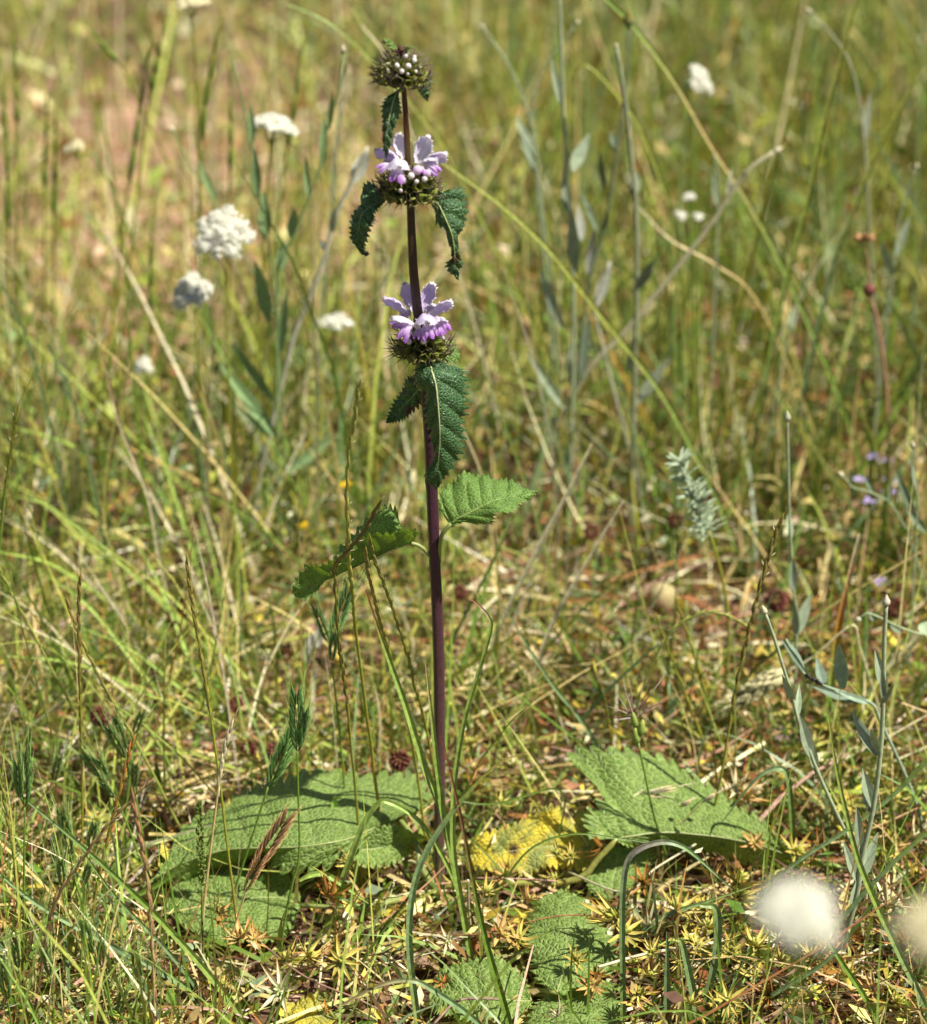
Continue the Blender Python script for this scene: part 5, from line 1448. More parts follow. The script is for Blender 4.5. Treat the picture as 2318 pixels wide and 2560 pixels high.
for pts, w, cl, by, lb in (
        ([(1884, 2214), (1769, 2254), (1677, 2283), (1602, 2329), (1568, 2364)], [.6, 2.6, 3.2, 3.0], BG, 2430, "blue-green blade swept to the right below the raised basal leaf"),
        ([(1752, 2263), (1792, 2277), (1792, 2375), (1769, 2490)], [2.0, 4.6, 4.2, 3.8], BG, 2560, "broken blue-green blade folded down at a kink"),
        ([(1668, 2329), (1668, 2440), (1668, 2554)], [1.0, 4.0, 4.0], [BLUEGREEN * 1.2] * 3, 2620, "straight upright blue-green blade among yellow star bracts"),
        ([(1690, 2350), (1705, 2358), (1723, 2433), (1746, 2548)], [1.2, 3.6, 4.6, 4.8], BG, 2620, "wide ribbed blue-green blade bent near its top"),
        ([(1805, 2056), (1887, 1951), (1942, 1921), (1969, 1940), (1980, 2039), (1983, 2127)], [.6, 2.8, 3.4, 3.8, 3.6], [BLUEGREEN * 1.3, BLUEGREEN * 1.5, GREEN, GREEN], 2230, "green blade bent over into a hook behind the raised basal leaf"),
        ([(2069, 1764), (2090, 1913), (2125, 2071), (2150, 2161), (2189, 2255), (2240, 2365), (2300, 2489)], [.5, 2.4, 3.4, 3.8, 4.2, 4.4], [YELGREEN, LITGREEN, LITGREEN, BLUEGREEN * 1.5, BLUEGREEN * 1.4], 2620, "long ribbed blade slanting down to the right"),
        ([(2040, 2310), (2061, 2340), (2112, 2417), (2155, 2481), (2197, 2560)], [.6, 2.6, 3.4, 3.6], [GREEN, GREEN * 1.2, LITGREEN], 2650, "straight bright green blade slanting under the white umbel"),
        ([(71, 2005), (214, 2124), (333, 2233), (405, 2305), (500, 2410), (595, 2529)], [1.0, 2.8, 3.6, 4.2, 4.6], [BLUEGREEN * 1.2, GREEN * 1.1, LITGREEN, LITGREEN], 2600, "wide green blade slanting down through the tangle beside the broad left leaf"),
        ([(0, 2186), (95, 2262), (238, 2343), (381, 2419), (476, 2481)], [1.6, 3.2, 3.6, 3.6], [BLUEGREEN * 1.5] * 3, 2540, "blue-green blade slanting under the wide green slanting blade"),
        ([(167, 2070), (286, 2238), (405, 2362), (490, 2467)], [.8, 2.2, 2.8, 3.0], [GREEN, BLUEGREEN * 1.3, BLUEGREEN * 1.2], 2540, "narrow blue-green blade parallel to the wide green slanting blade"),
        ([(470, 2130), (440, 2175), (405, 2205), (360, 2230), (290, 2262)], [.4, 2.6, 3.2, 2.8, 1.4], [GREEN, GREEN * 1.1, LITGREEN], 2300, "hairy pointed green blade at the tip of the broad left leaf"),
        ([(1250, 1500), (1310, 1600), (1380, 1710), (1445, 1790), (1500, 1880)], [.5, 2.2, 3.0, 3.2], [BLUEGREEN * 1.4] * 3, 1960, "blue-green blade slanting right behind the withering leaf"),
        ([(1090, 1990), (1230, 2010), (1400, 1975)], [.8, 1.2, 1.0], [GREEN] * 3, 2200, "thin curved green blade over the withering leaf"),
        ([(1262, 2200), (1330, 2120), (1430, 2085), (1540, 2095), (1640, 2110)][::-1], [.6, 1.2, 1.4, 1.4], [GREEN * .8, GREEN, GREEN * 1.2], 2330, "hair-thin dark blade arched over the withering leaf"),
        ([(1810, 1760), (1760, 1850), (1735, 1960)], [.5, 2.0, 2.2], BG, 2020, "short blue-green blade behind the raised basal leaf"),
        ([(2318, 1900), (2230, 1990), (2110, 2080), (2000, 2150), (1900, 2240)], [3.0, 2.6, 2.4, 2.0], BG, 2330, "blue-green blade running behind the big white umbel"),
        ([(2318, 2080), (2220, 2170), (2110, 2290), (2010, 2400)], [2.6, 2.8, 2.6, 2.4], BG, 2480, "blue-green blade slanting left under the cream umbel"),
        ([(2190, 2250), (2080, 2390), (1960, 2470), (1850, 2540)], [1.6, 2.6, 2.6, 2.4], [GREEN, BLUEGREEN * 1.1, GREEN], 2600, "dark green blade slanting under the big white umbel"),
        ([(1030, 1000), (1000, 1100), (960, 1180)], [0.5, 2.0, 2.0], BG, 1500, "blue-green blade behind the hanging leaf")):
    blade(pts, lb, w, cl, by=by)
# straws caught across things
for pts, zs, w, c, lb in (
        ([(1055, 2330), (1200, 2335), (1380, 2292), (1525, 2288)], [3.6, 4.2, 4.6, 4.4], .9, RUST * .9, "thin reddish stalk lying across the front basal leaf"),
        ([(1495, 2418), (1600, 2388), (1700, 2370), (1830, 2350)], [3.8, 3.6, 3.4, 3.0], 1.9, PALE * .95, "pale cut straw lying across the front basal leaf"),
        ([(1190, 2195), (1290, 2197), (1390, 2203)], [3.2, 3.4, 3.2], 1.3, PINK * .9, "pinkish straw lying under the withering leaf"),
        ([(1170, 2200), (1172, 2270), (1178, 2330)], [6.0, 3.2, 1.0], 1.6, PALE, "short upright bleached straw beside the stem's foot"),
        ([(620, 2330), (760, 2440), (900, 2500), (1010, 2560)], [3.4, 3.0, 2.6, 2.0], 1.2, np.array([.34, .19, .14]), "reddish stalk slanting below the broad left leaf"),
        ([(1085, 2560), (1140, 2505), (1200, 2496), (1260, 2500)], [3.0, 3.4, 3.4, 3.0], 1.6, np.array([.32, .20, .16]), "purplish curved stalk over the small front leaf"),
        ([(1420, 2180), (1560, 2230), (1640, 2170), (1740, 2110)], [2.6, 3.2, 3.6, 4.0], 1.3, PALE * .8, "bundle-like pale straw below the raised basal leaf"),
        ([(2100, 2100), (1900, 2130), (2250, 2085)], [2, 2.4, 2.2], 1.4, STRAW, "tan straw lying behind the white umbel"),
        ([(1880, 2420), (2010, 2470), (2200, 2370), (2310, 2310)], [2.0, 2.6, 3.0, 3.0], 1.5, PALE * .8, "long pale straw rising in front of the big white umbel"),
        ([(1600, 2350), (1750, 2385), (1890, 2395)], [3.0, 3.2, 3.0], 1.5, STAR * [1, .9, 1.2], "yellow straw lying through the star bracts")):
    p = cr([PZ(a, b, z / 100) for (a, b), z in zip(pts, zs)], 24)
    m = MB(); m.tube(p, w / 2000.0, np.array([c * .85, c, c * 1.1]), 6)
    single(m, "straw", M_STRAW, lb, "straw", p[0] * [1, 1, 0])

# lodged pale green stems slanting across the left middle ground
LS = [((0, 1060), (480, 1290)), ((0, 1190), (330, 1480)), ((0, 1290), (420, 1640)), ((60, 1230), (560, 1660)), ((0, 1380), (360, 1560)), ((150, 1320), (620, 1700)), ((0, 1480), (300, 1760)), ((20, 1640), (520, 1800)),
      ((40, 1240), (300, 1420)), ((250, 1360), (700, 1780)), ((0, 1540), (480, 1860)), ((120, 1440), (420, 1760)), ((330, 1340), (520, 1760)), ((0, 1610), (250, 1700)), ((280, 1100), (560, 1580)), ((460, 1180), (600, 1640)),
      ((360, 1040), (520, 1500)), ((0, 1120), (260, 1300)), ((500, 1230), (640, 1740)), ((180, 1560), (600, 1840))]
for k, (a, b) in enumerate(LS):
    za, zb = rng.uniform(.08, .16), rng.uniform(.0, .03)
    A, B = PZ(*a, za), PZ(*b, zb)
    p = cr([A, A * .65 + B * .35 + [0, 0, .012], A * .3 + B * .7 + [0, 0, .006], B], 20)
    c = [LITGREEN * 1.25, YELGREEN * 1.15, PALE * .85, LITGREEN * 1.05][k % 4] * rng.uniform(.85, 1.1)
    m = MB(); m.ribbon(p, np.array([.6, 1.5, 2.0, 1.9]) * rng.uniform(.9, 1.5) / 1000, np.array([c, c * 1.15, c]), (0, -.7, .8), .3, .3)
    single(m, "grass_stalk", M_GRASS, "pale green grass stem leaning over in the lodged tuft beyond the awned heads", "grass stem", B * [1, 1, 0], "lodged grass stems at the left")

# long stems crossing the olive grass at the right
for pts, w, c, by, lb in (
        ([(1400, -120), (1519, 0), (1592, 74), (1690, 208), (1782, 368), (1862, 490), (1966, 686)], 2.6, [GREEN * 1.2, LITGREEN, STRAW * .9, LITGREEN, GREEN * 1.3], 1130, "long green stem slanting down to the right behind, with a tan joint"),
        ([(1000, 330), (1200, 472), (1292, 545), (1384, 637), (1476, 754), (1568, 870), (1660, 993), (1740, 1140)], 2.3, [YELGREEN, YELGREEN, YELGREEN * .9, LITGREEN, GREEN * 1.4], 1430, "long yellow-green stem slanting from the middle whorl down to the right"),
        ([(2150, -30), (2101, 153), (2058, 319), (2015, 521), (1966, 699), (1929, 876)], 2.6, [YELGREEN, YELGREEN, LITGREEN * 1.1, YELGREEN * .9], 1250, "long yellow-green stem leaning right behind"),
        ([(2330, 130), (2254, 263), (2193, 380), (2137, 521), (2088, 643), (2058, 766)], 2.6, [YELGREEN * 1.1, YELGREEN, BLUEGREEN * 1.4, BLUEGREEN * 1.3], 1180, "long stem leaning far right behind, bluish below"),
        ([(1426, 202), (1463, 160), (1531, 220), (1592, 306), (1641, 417), (1678, 533), (1700, 700)], 2.2, [OLIVE, YELGREEN, YELGREEN * .8, OLIVE], 1050, "arched olive-yellow stem behind"),
        ([(1600, 520), (1680, 600), (1790, 660), (1900, 760)], 1.8, [PALE, STRAW, YELGREEN * .8], 1180, "tan dry stem slanting behind"),
        ([(2020, 200), (1960, 340), (1920, 470), (1890, 600)], 2.4, [YELGREEN * .9, OLIVE, OLIVE], 1080, "faint olive stem leaning in the olive grass behind"),
        ([(720, 10), (830, 60), (960, 180), (1060, 300), (1140, 420)], 1.8, [LITGREEN, YELGREEN, YELGREEN], 1060, "thin yellow-green stem slanting behind the top whorl"),
        ([(905, 62), (960, 130), (1000, 240)], 2.0, [PALE, PALE * .9, PALE * .8], 1020, "pale dry stem with a blunt tip behind the top whorl"),
        ([(873, 98), (860, 200), (845, 330), (830, 500)], 1.8, [PALE * .9, GREY, GREY], 1050, "thin greyish stem with a pale knob left of the top whorl"),
        ([(120, 860), (200, 1060), (250, 1300), (270, 1500)], 1.8, [BLUEGREEN, BLUEGREEN * 1.3, GREEN], 1560, "bluish green stem bending behind the lodged pale stems"),
        ([(0, 700), (60, 830), (110, 1000), (160, 1230)], 1.8, [BLUEGREEN * 1.2, BLUEGREEN * 1.2, GREEN], 1480, "bluish green stem curving among the lodged pale stems"),
        ([(255, 880), (300, 1060), (370, 1240), (400, 1400), (440, 1560)], 1.9, [PINK, PALE * .9, PALE * .8], 1640, "dry pinkish stem leaning in the left middle ground"),
        ([(1560, 1250), (1470, 1400), (1380, 1560), (1330, 1700), (1290, 1800)], 2.2, [PALE * .9, PALE * .9, STRAW], 1840, "pale dry stem leaning right beside the sunlit leaf"),
        ([(1480, 1110), (1420, 1230), (1340, 1380), (1270, 1520), (1220, 1640)], 2.6, [PALE, PALE * .9, YELGREEN * .9], 1740, "bleached stem slanting behind the sunlit leaf"),
        ([(2150, 1335), (2120, 1460), (2095, 1580), (2080, 1700)], 3.4, [PALE, ORANGE * 1.1, LITGREEN * 1.2, LITGREEN], 1880, "green blade with a bleached orange tip behind the felted stems"),
        ([(2300, 1380), (2180, 1450), (2040, 1540), (1950, 1620), (1880, 1680)], 1.8, [STRAW, YELGREEN * .8, YELGREEN * .7], 1860, "slanting tan stem crossing behind the felted stems"),
        ([(330, 900), (280, 1100), (265, 1300), (300, 1420)], 2.2, [STRAW * .9, YELGREEN, LITGREEN], 1600, "pale yellow blade standing in the left middle ground"),
        ([(1130, 1010), (1210, 1200), (1240, 1400)], 1.9, [PALE * .8, STRAW, STRAW], 1650, "tan stem behind the hanging leaf")):
    blade(pts, lb, [w * .7, w * 1.25, w * 1.25, w * 1.2], c, by=by, fold=.3, name="grass_stalk", cat="grass stem")

# ================= grey felted plants
ZB = zoom(1250, 0, 1.68)
ZR = zoom(1800, 1000, 2.239)
ZS = zoom(1600, 1700, 2.344)
ZT = zoom(500, 150, 2.016)
felted([(720, -40), (700, 150), (640, 350), (600, 560), (540, 720), (480, 870), (400, 1060), (390, 1300), (390, 1700), (395, 2000)], "grey-green leafy stem branching left of the middle whorl",
       [(615, 540, 630, 262, 30), (650, 350, 672, 150, 22), (545, 690, 532, 485, 22), (455, 900, 478, 740, 40), (400, 1060, 432, 915, 42), (395, 1500, 440, 1160, 40), (385, 1900, 95, 1520, 52), (370, 1720, 160, 1420, 40), (440, 2080, 690, 1885, 44), (350, 1900, 190, 1740, 26)],
       ZT, by=1420, r=.0010, c=BLUEGREEN * 1.7)
felted([(165, 0), (215, 200), (270, 470), (330, 850), (370, 1080), (390, 1400)], "grey-green leafy stem crossing the flat white umbel",
       [(260, 440, 258, 225, 32), (290, 700, 275, 440, 36), (330, 900, 322, 660, 48), (350, 1320, 280, 1010, 56)], ZT, by=1380, r=.0008, c=BLUEGREEN * 1.65, bud_r=0)
felted([(845, 440), (760, 620), (680, 800), (610, 1050), (540, 1230), (480, 1370), (430, 1560)], "bleached whitish stem with a frayed top slanting left of the plant",
       [(640, 960, 600, 905, 26), (660, 880, 680, 740, 30), (770, 620, 850, 440, 60)], ZT, by=1340, r=.0019, c=np.array([.52, .52, .42]), bud_r=0)
felted([(790, 600), (860, 740), (920, 830), (980, 920)], "thin greyish stem with a pale knob above the large white cluster", [(985, 915, 900, 720, 22)], zoom(0, 0, 1.825), by=1120, r=.0007, c=BLUEGREEN * 1.65)
felted([(245, -60), (250, 0), (265, 400), (280, 700), (300, 1000), (310, 1400), (300, 1800)], "tall grey-green stem with upright lance leaves behind the sunlit leaf",
       [(300, 720, 375, 560, 44), (258, 440, 215, 240, 24), (285, 900, 272, 700, 30), (315, 1150, 300, 860, 40), (265, 1380, 165, 1130, 36), (275, 1720, 120, 1490, 34), (305, 1640, 300, 1440, 26)], ZB, by=1250, r=.0016, c=GREY, bud_r=0)
felted([(540, 110), (530, 350), (510, 500), (480, 700), (440, 950), (370, 1200), (320, 1600)], "dark grey-green branched stem with a withered flower head behind",
       [(490, 640, 465, 550, 22), (440, 800, 415, 630, 20), (410, 970, 340, 800, 20), (430, 980, 455, 890, 20), (345, 1600, 375, 1300, 30)], ZB, by=1190, r=.0012, c=np.array([.17, .22, .14]), bud_r=.006, bud_c=np.array([.20, .19, .05]))
felted([(490, 200), (530, 450), (550, 650), (570, 850), (575, 1200), (565, 1600), (555, 2000)], "straight tall pale grey stem standing behind to the right",
       [(560, 820, 575, 720, 40), (580, 1210, 650, 1090, 34), (570, 1700, 715, 1500, 36), (540, 1560, 560, 1430, 20)], ZB, by=1290, r=.0019, c=np.array([.30, .34, .22]), bud_r=.002)
felted([(1935, 380), (1862, 435), (1788, 545), (1715, 643), (1641, 735), (1555, 839), (1463, 937)], "long pale stem with a knob slanting across the grey stems", [(1820, 500, 1830, 420, 10)], by=1180, r=.0021, c=np.array([.56, .54, .36]), bud_r=.0036)
felted([(2027, 31), (2088, 98), (2125, 159), (2147, 245), (2160, 350), (2168, 470)], "drooping grey stem with a pale knob in the olive grass behind", [(2160, 360, 2175, 230, 16)], by=960, r=.0011, c=np.array([.34, .37, .26]), bud_r=.0026)
felted([(460, 1100), (400, 1290), (430, 1450), (480, 1650), (520, 1800)], "crooked whitish stem with swollen leaf bases behind", [(400, 1290, 470, 1100, 34), (370, 1150, 395, 960, 30), (345, 1010, 330, 860, 30)], ZB, by=1230, r=.0014, c=np.array([.46, .47, .38]), bud_r=0)
for k, (pts, lv, by) in enumerate((([(1788, 395), (1795, 500), (1790, 640)], [(1795, 520, 1785, 430, 14)], 960), ([(2010, 690), (1990, 770), (1965, 880)], [(1975, 830, 1990, 760, 14)], 1080), ([(1440, 60), (1350, 190), (1330, 330), (1345, 480)], [(1345, 440, 1300, 320, 20)], 960),
                                   ([(2290, 420), (2250, 540), (2230, 700)], [(2240, 640, 2275, 540, 16), (2235, 690, 2200, 600, 16)], 1090), ([(1210, 70), (1280, 180), (1330, 310), (1345, 430)], [(1340, 400, 1290, 290, 18)], 980))):
    felted(pts, "thin grey-green stem with a small knob in the olive grass behind", lv, by=by, r=.0010, c=GREY, bud_r=.0022, group="thin grey stems at the back")
felted([(255, 1195), (300, 1320), (350, 1480), (400, 1640), (440, 1800), (500, 1960), (560, 2110), (680, 2370), (765, 2530), (800, 2620)], "grey felted stem with a cream bud, leaning and leafy, beside the raised basal leaf",
       [(350, 1490, 305, 1300, 14), (415, 1690, 348, 1540, 34), (435, 1780, 445, 1590, 30), (520, 2010, 445, 1760, 56), (540, 2090, 505, 1880, 40)], ZR, by=2300, r=.0012)
felted([(930, 1150), (920, 1350), (910, 1800), (885, 2100), (845, 2350), (795, 2560), (770, 2750), (720, 2950)], "sturdy grey felted stem with broad lance leaves beside the big white umbel",
       [(930, 1640, 868, 1400, 46), (920, 1700, 905, 1480, 30), (880, 1990, 735, 1740, 50), (885, 1980, 845, 1840, 40), (860, 2330, 800, 2060, 56), (790, 2540, 765, 2270, 46), (780, 2700, 885, 2420, 60), (775, 2700, 690, 2470, 48), (800, 2600, 810, 2480, 30), (900, 1720, 975, 1590, 30), (740, 2900, 770, 2650, 40)],
       ZR, by=2440, r=.0016, bud_r=.0034, bud_c=np.array([.62, .55, .42]))
felted([(370, 1340), (420, 1450), (480, 1540), (590, 1600), (700, 1640), (850, 1700), (900, 1800)], "side branch with paired grey leaves and a crowd of black aphids",
       [(470, 1510, 372, 1340, 36), (480, 1530, 340, 1330, 24), (585, 1600, 540, 1440, 46), (690, 1620, 662, 1360, 62), (780, 1690, 518, 1602, 46), (850, 1700, 640, 1625, 30)], ZR, by=2130, r=.0011, c=np.array([.32, .42, .30]), bud_r=0)
felted([(378, 115), (380, 250), (385, 450), (388, 640), (400, 850), (410, 1050), (430, 1200), (425, 1400)], "slender straight stem with a grey bud and clasping leaves near the woolly spike",
       [(398, 775, 383, 625, 32), (415, 1090, 405, 880, 46), (420, 1330, 510, 1080, 60), (430, 1330, 415, 1120, 34)], ZR, by=1880, r=.0010, bud_r=.0034, bud_c=np.array([.42, .42, .28]))
felted([(790, 1215), (830, 1195), (900, 1220), (1000, 1270), (1110, 1310), (1160, 1330), (1200, 1500)], "thin branch with curled leaves beside the sturdy grey felted stem", [(880, 1225, 835, 1190, 44), (1020, 1300, 950, 1260, 30), (1130, 1310, 1165, 1240, 60)], ZR, by=1980, r=.0009, c=np.array([.34, .42, .26]))
felted([(690, 430), (745, 490), (820, 510), (900, 545), (960, 590), (1050, 740), (1090, 860)], "bent grey branch with a drooping bud beside lilac flowers", [(745, 490, 755, 545, 26), (730, 470, 730, 390, 20), (860, 520, 815, 435, 26), (950, 590, 955, 440, 22), (1085, 640, 985, 395, 34), (1155, 740, 1040, 598, 40)], ZR, by=1700, r=.0009, c=np.array([.28, .36, .22]))
felted([(1078, 265), (1075, 420), (1105, 540), (1100, 700), (1090, 900)], "little stem with an egg-shaped pale bud beside the lilac flowers", [(1100, 510, 1068, 335, 22)], ZR, by=1760, r=.0008, bud_r=.0026)

# aphids on the branch
apm = MB(); apm.ball((0, 0, 0), .0011, (.012, .010, .008), 5, 7, (1, 1.3, .9)); apm.ball((0, -.0012, .0002), .0006, (.015, .012, .01), 4, 6)
for k in range(6):
    apm.spike((0, 0, 0), ((-1) ** k * .0017, (k // 2 - 1) * .0009, -.0008), .0001, (.02, .015, .01))
apm = apm.mesh("aphid", M_STEM)
ya = depth_of(2130)
for k in range(16):
    o = bpy.data.objects.new("aphid", apm); COL.objects.link(o)
    x, y_ = ZR(480 + k * 6 + rng.uniform(-8, 8), 1540 + k * 3.6 + rng.uniform(-9, 9))
    o.location = Vector(PY(x, y_, ya - .0012)); o.rotation_euler = (rng.uniform(0, 6), rng.uniform(0, 6), rng.uniform(0, 6))
    tag(o, "tiny black aphid crowded on the grey branch", "insect", "aphids on the grey branch")

# ================= hairy grey spike plant, seed ball, clover, small flowers
def woolly():
    p = line([(1772, 1327), (1802, 1428), (1822, 1554), (1817, 1685)], by=1790, n=20)
    yy = p[0][1]
    t = thing("woolly_spike", "pale green woolly spike with bristly leaves leaning left behind", "plant", p[-1] * [1, 1, 0])
    m = MB(); m.tube(p, .0013, OLIVE, 6); m.part("stem", M_STEM, t)
    a, b = PY(1776, 1340, yy), PY(1700, 1150, yy)
    for k in range(150):
        u = rng.rand(); th = rng.uniform(0, 6.28); d = norm(b - a)
        s = norm(np.cross(d, [0, 1, 0])); f = np.cross(s, d); o = s * math.cos(th) + f * math.sin(th)
        e = a + (b - a) * u
        m = MB() if k % 15 == 0 else m
        q = cr([e, e + o * .008 + d * .003, e + o * (.016 - .005 * u) + d * .004], 5)
        m.ribbon(q, np.array([.0018, .0020, .0003]), np.array([GREY * 1.1, GREY * 1.3, GREY * 1.6]), d, .2)
        if k % 15 == 14:
            m.part("leaf_tuft", M_FELT, t)
woolly()
m = MB(); c_ = PZ(1656, 1497, .013)
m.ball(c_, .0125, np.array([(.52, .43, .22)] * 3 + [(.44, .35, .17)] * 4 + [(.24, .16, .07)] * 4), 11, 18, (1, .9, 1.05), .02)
sb = single(m, "seed_ball", M_FELT, "round beige ball lying among the dry stalks near the woolly spike", "seed ball", c_ * [1, 1, 0])

def clover_mesh():
    m = MB()
    for k in range(60):
        th = k * 2.4; z = 1 - 2 * (k + .5) / 60; r_ = math.sqrt(1 - z * z)
        d = np.array([r_ * math.cos(th), r_ * math.sin(th), z])
        m.lens(d * .55, d + [0, 0, -.3], .62, .34, np.array([(.10, .03, .02), (.17, .045, .03), (.22, .08, .05)]) * rng.uniform(.8, 1.3), 4)
    return m.mesh("flower_head", M_HEAD)
CLV = clover_mesh()
CLS = MB(); CLS.tube([(0, 0, 0), (.001, 0, .5), (0, 0, 1)], np.array([.0007, .0006]), OLIVE, 5); CLS = CLS.mesh("stem", M_STEM)
for (x, y_, r_) in ((448, 1545, 32), (497, 1580, 18), (1208, 1150, 28), (1085, 1330, 14), (1420, 1260, 22), (1940, 1500, 30), (1790, 1240, 24), (620, 1870, 22), (690, 1880, 26), (1000, 1900, 26), (1480, 1330, 20), (590, 1760, 20), (250, 1790, 26), (1700, 820, 22),
                   (1450, 790, 16), (2160, 940, 18), (1690, 1300, 20), (1150, 1480, 18), (240, 1920, 20), (1990, 1130, 20), (2240, 1520, 26)):
    h = rng.uniform(.03, .065)
    p = PZ(x, y_, h); k = (p[1] * math.cos(PITCH) + (CAMH - h) * math.sin(PITCH)) / FPX
    t = thing("dried_clover", "dried dark red clover head low in the grass", "flower", p * [1, 1, 0], "dried red clover heads")
    o = bpy.data.objects.new("flower_head", CLV); COL.objects.link(o); o.parent = t; o.location = (0, 0, h); o.scale = (r_ * k * 1.0,) * 3; o.rotation_euler = (rng.uniform(-.5, .5), rng.uniform(-.5, .5), rng.uniform(0, 6))
    o = bpy.data.objects.new("stem", CLS); COL.objects.link(o); o.parent = t; o.scale = (1, 1, h)

def petal_flower(label, x, y_, h, r_m, col, n=5, group=None, name="small_flower"):
    p = PZ(x, y_, h)
    t = thing(name, label, "flower", p * [1, 1, 0], group)
    m = MB(); m.tube([p * [1, 1, 0], p * [1, 1, .5] + [.002, 0, 0], p], np.array([.0006, .0005]), OLIVE, 5); m.part("stem", M_STEM, t)
    m = MB()
    for k in range(n):
        a = k * 6.2832 / n + rng.uniform(-.2, .2); d = np.array([math.cos(a), math.sin(a), rng.uniform(.1, .6)])
        lance(m, p, p + d * r_m, r_m * .75, np.array(col), (0, 0, 1), r_m * .12)
    m.ball(p + [0, 0, r_m * .1], r_m * .22, (.5, .4, .05), 4, 6)
    m.part("petals", M_PETAL, t)
for (x, y_) in ((865, 1215), (760, 1320)):
    petal_flower("small bright yellow flower in the grass left of the plant", x, y_, .10 if x > 800 else .06, .0062, (.75, .52, .02), group="small yellow flowers")
for (x, y_) in ((400, 1615), (255, 1660), (205, 2180), (385, 2040), (2300, 2290), (450, 1990), (2010, 560), (540, 640)):
    petal_flower("tiny orange-yellow flower low in the tangle", x, y_, .03, .0042, (.70, .42, .02), group="tiny orange-yellow flowers")
for (x, y_) in ((2185, 1145), (2150, 1205), (2170, 1258), (2215, 1160), (2222, 1235), (2195, 1455), (2225, 1205)):
    petal_flower("small pale lilac flower beside the pinkish red stalk", x, y_, .07, .0065, (.52, .42, .72), 4, group="pale lilac flowers at the right")
petal_flower("small pink and white flower among the lodged pale stems", 38, 1790, .03, .0085, (.75, .58, .58), 7)
# red-stalked plant with a red ball and an orange withered head
t_by = 1320
p = line([(2159, 600), (2170, 660), (2174, 735), (2193, 800), (2215, 950), (2222, 1110)], by=t_by, n=24)
t = thing("red_stalked_plant", "pinkish red stalk with a dark red knob and an orange withered head", "plant", p[-1] * [1, 1, 0])
m = MB(); m.tube(p, np.array([.0008, .0012, .0014]), np.array([(.34, .26, .10), (.42, .20, .15), (.44, .18, .15)]), 6); m.part("stem", M_STEM, t)
m = MB(); m.ball(PY(2174, 724, p[0][1]), .0052, (.20, .07, .05), 7, 10, jit=.1); m.part("knob", M_HEAD, t)
m = MB()
for k in range(9):
    m.lens(p[0], (rng.normal(0, .7), -.2, rng.uniform(.1, 1)), .010, .004, np.array([(.3, .16, .06), (.50, .28, .12), (.55, .32, .14)]), 5)
m.part("withered_head", M_HEAD, t)

# ================= yellow star bracts
def star_mesh(seed, c):
    r = np.random.RandomState(seed)
    m = MB()
    n = r.randint(9, 14)
    for k in range(n):
        a = k * 6.2832 / n + r.uniform(-.25, .25); e = r.uniform(-.15, .9)
        d = np.array([math.cos(a) * math.cos(e), math.sin(a) * math.cos(e), math.sin(e)])
        L = r.uniform(.75, 1.25)
        q = cr([np.zeros(3), d * L * .5 + [0, 0, -.06], d * L + [0, 0, r.uniform(-.1, .25)]], 5)
        g = r.uniform(.75, 1.25)
        m.ribbon(q, np.array([.13, .18, .012]), np.array([c * .8 * g, c * g, c * [1.1, .8, .6] * g]), (-d[0] * .3, -d[1] * .3, 1), .3, .1)
    for k in range(6):
        m.lens((r.normal(0, .08), r.normal(0, .08), .02), (r.normal(0, .5), r.normal(0, .5), 1), .42, .15, np.array([c * .7, c * [.8, 1.05, .7], c * 1.1]), 4)
    return m.mesh("star_bracts", M_GRASS)
STARS = [star_mesh(s, STAR * [.88, .90, 1.35]) for s in range(4)] + [star_mesh(9, STRAW * [1.1, .95, .8]), star_mesh(10, ORANGE * 1.0), star_mesh(11, PALE)]
SST = MB(); SST.tube([(0, 0, 0), (.06, .02, .5), (0, 0, 1)], np.array([.0006, .0005]), np.array(RUST * .9), 5); SST = SST.mesh("stem", M_STEM)
SL = ["yellow-green star of pointed bracts on a thin stalk", "straw-coloured star of dry pointed bracts on a thin stalk", "orange-tinged star of pointed bracts on a thin stalk", "bleached star of dry pointed bracts on a thin stalk"]
def star(x, y_, h, r_px, kind):
    h = h + 1.2
    p = PZ(x, y_, h / 100); k = (p[1] * math.cos(PITCH) + (CAMH - h / 100) * math.sin(PITCH)) / FPX
    lab = SL[0 if kind < 4 else kind - 3]
    t = thing("star_bract_plant", lab, "plant", p * [1, 1, 0], "star-shaped bracts, " + ["yellow-green", "straw", "orange", "bleached"][0 if kind < 4 else kind - 3])
    o = bpy.data.objects.new("star_bracts", STARS[kind]); COL.objects.link(o); o.parent = t; o.location = (0, 0, h / 100)
    o.scale = (r_px * k * 1.45,) * 3; o.rotation_euler = (rng.uniform(.1, 1.0), rng.uniform(-.5, .5), rng.uniform(0, 6.28))
    o = bpy.data.objects.new("stem", SST); COL.objects.link(o); o.parent = t; o.scale = (h / 100, h / 100, h / 100 + .001); o.rotation_euler = (0, 0, rng.uniform(0, 6))
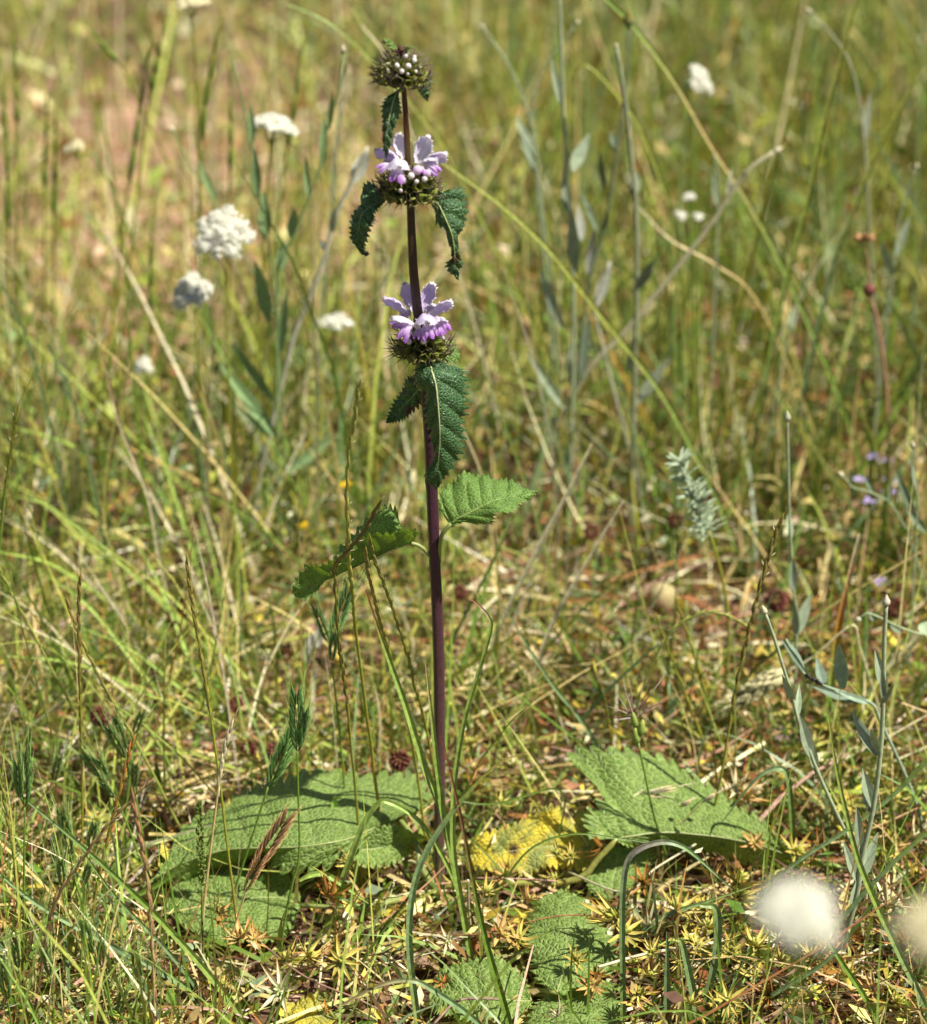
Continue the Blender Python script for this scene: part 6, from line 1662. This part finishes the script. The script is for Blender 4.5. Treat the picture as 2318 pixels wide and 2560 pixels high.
for (x, y_, h, r_, k) in ((1215, 2230, 3, 28, 0), (1255, 2330, 3.4, 44, 4), (1320, 2250, 3, 34, 4), (1540, 2290, 4.6, 56, 0), (1560, 2330, 3.6, 40, 1), (1690, 2270, 3.4, 44, 2), (1845, 2205, 3.2, 56, 1), (1850, 2240, 2.6, 40, 0),
                          (1790, 2200, 2.6, 34, 4), (1625, 2440, 4, 30, 3), (1630, 2380, 4.4, 26, 0), (1730, 2355, 3, 34, 1), (1890, 2365, 3, 38, 0), (1860, 1990, 4, 46, 4), (1845, 1970, 4.4, 32, 6), (1920, 2490, 2.6, 46, 5), (1885, 2440, 2.6, 30, 2), (2050, 2120, 3, 40, 5),
                          (2110, 2010, 3, 34, 3), (2235, 2000, 3, 34, 2), (2260, 2350, 2.8, 44, 5), (2220, 2260, 3.4, 52, 6), (825, 2240, 4, 46, 5), (870, 2160, 5, 26, 2), (600, 2345, 3.6, 44, 4), (545, 2280, 4.4, 34, 4), (700, 2475, 3.4, 46, 6), (1500, 2120, 3, 36, 5),
                          (1395, 2135, 4, 26, 3), (1430, 2140, 3, 22, 0), (1440, 2400, 2.8, 26, 0), (1610, 2205, 3, 34, 5), (1770, 2320, 2.6, 40, 0), (2030, 2235, 2.8, 26, 3), (2120, 2440, 2.6, 40, 0), (1990, 2130, 2.6, 36, 0), (790, 2020, 2, 0.1, 0), (1120, 2350, 2.4, 26, 6),
                          (1950, 2400, 2.6, 30, 2), (1820, 2500, 2.6, 36, 1), (2180, 2480, 2.6, 36, 4), (1590, 2500, 2.4, 30, 4), (850, 2400, 3, 40, 1), (770, 2390, 2.4, 34, 0)):
    if r_ > 1:
        star(x, y_, h, r_, k)
for k in range(95):
    y_ = rng.uniform(1640, 2540); x = rng.uniform(1150, 2310) if rng.rand() < .68 else rng.uniform(0, 1150)
    star(x, y_, rng.uniform(1.2, 3.4), rng.uniform(16, 36), [0, 1, 2, 3, 0, 4, 5, 6, 4][rng.randint(9)])

# dead brown leaves and a clod at the plant's foot
def dead_leaf(x, y_, r_px, z, c, seed):
    r = np.random.RandomState(seed)
    p = PZ(x, y_, z / 100); R = r_px / FPX * 1.75
    a = r.uniform(0, 6.28)
    u, v = np.linspace(-1, 1, 11), np.linspace(-1, 1, 9)
    U, V = np.meshgrid(u, v, indexing='ij')
    wv = np.sqrt(np.clip(1 - U ** 2, 0.01, 1)) * .62
    X = U * R; Y = V * wv * R
    Z = R * (.35 * U ** 2 + .45 * (V * wv) ** 2 * np.sin(U * 3 + seed) + .10 * np.sin(U * 8 + V * 5)) + r.normal(0, R * .02, U.shape)
    G = p + np.stack([X * math.cos(a) - Y * math.sin(a), X * math.sin(a) + Y * math.cos(a), Z], -1)
    m = MB(); m.grid(G, np.array(c) * r.uniform(.8, 1.25, (11, 9, 1)))
    single(m, "dead_leaf", M_STRAW, "curled dead brown leaf lying at the plant's foot", "leaf", p * [1, 1, 0], "dead leaves at the plant's foot")
for k, (x, y_, r_, z) in enumerate(((1270, 2220, 60, .8), (1210, 2270, 45, .5), (1350, 2265, 50, .6), (1380, 2470, 40, .5), (1680, 2420, 60, .5), (1060, 2400, 55, .4), (1150, 2300, 40, .3), (720, 2290, 60, .6), (640, 2280, 50, .4), (960, 2500, 50, .4), (1560, 2480, 50, .4), (920, 2320, 40, .5))):
    dead_leaf(x, y_, r_, z, [(.22, .13, .075), (.17, .09, .05), (.28, .18, .11)][k % 3], k)

# withered flower head, brown with bleached scraps, behind the green forked head
yw = depth_of(1800)
p = line([(790, 1650), (775, 1750), (770, 1830)], y=yw, n=14)
t = thing("withered_flower", "withered brown flower head with bleached white scraps behind the forked green head", "flower", p[-1] * [1, 1, 0])
m = MB(); m.tube(p, np.array([.0022, .0020, .0018]), np.array([(.62, .58, .48), (.55, .50, .40)]), 7); m.part("stem", M_STRAW, t)
m = MB()
for k in range(60):
    d_ = norm(rng.normal(0, 1, 3) * [1, .8, .6] + [.2, 0, .05])
    m.ribbon(cr([p[0], p[0] + d_ * .007, p[0] + d_ * .014 + rng.normal(0, .002, 3)], 5), np.array([.0016, .0012, .0003]), np.array([(.10, .06, .035), (.20, .12, .07), (.26, .17, .11)]), rng.normal(0, 1, 3), .2)
m.part("dry_head", M_STRAW, t)
m = MB()
for (x_, y_) in ((775, 1610), (795, 1595), (768, 1640)):
    e = PY(x_, y_, yw - .006)
    lance(m, e - [0, 0, .008], e + [rng.normal(0, .003), 0, .010], .007, np.array([.80, .77, .70]), (0, -1, .3), .001)
m.part("scraps", M_PETAL, t)
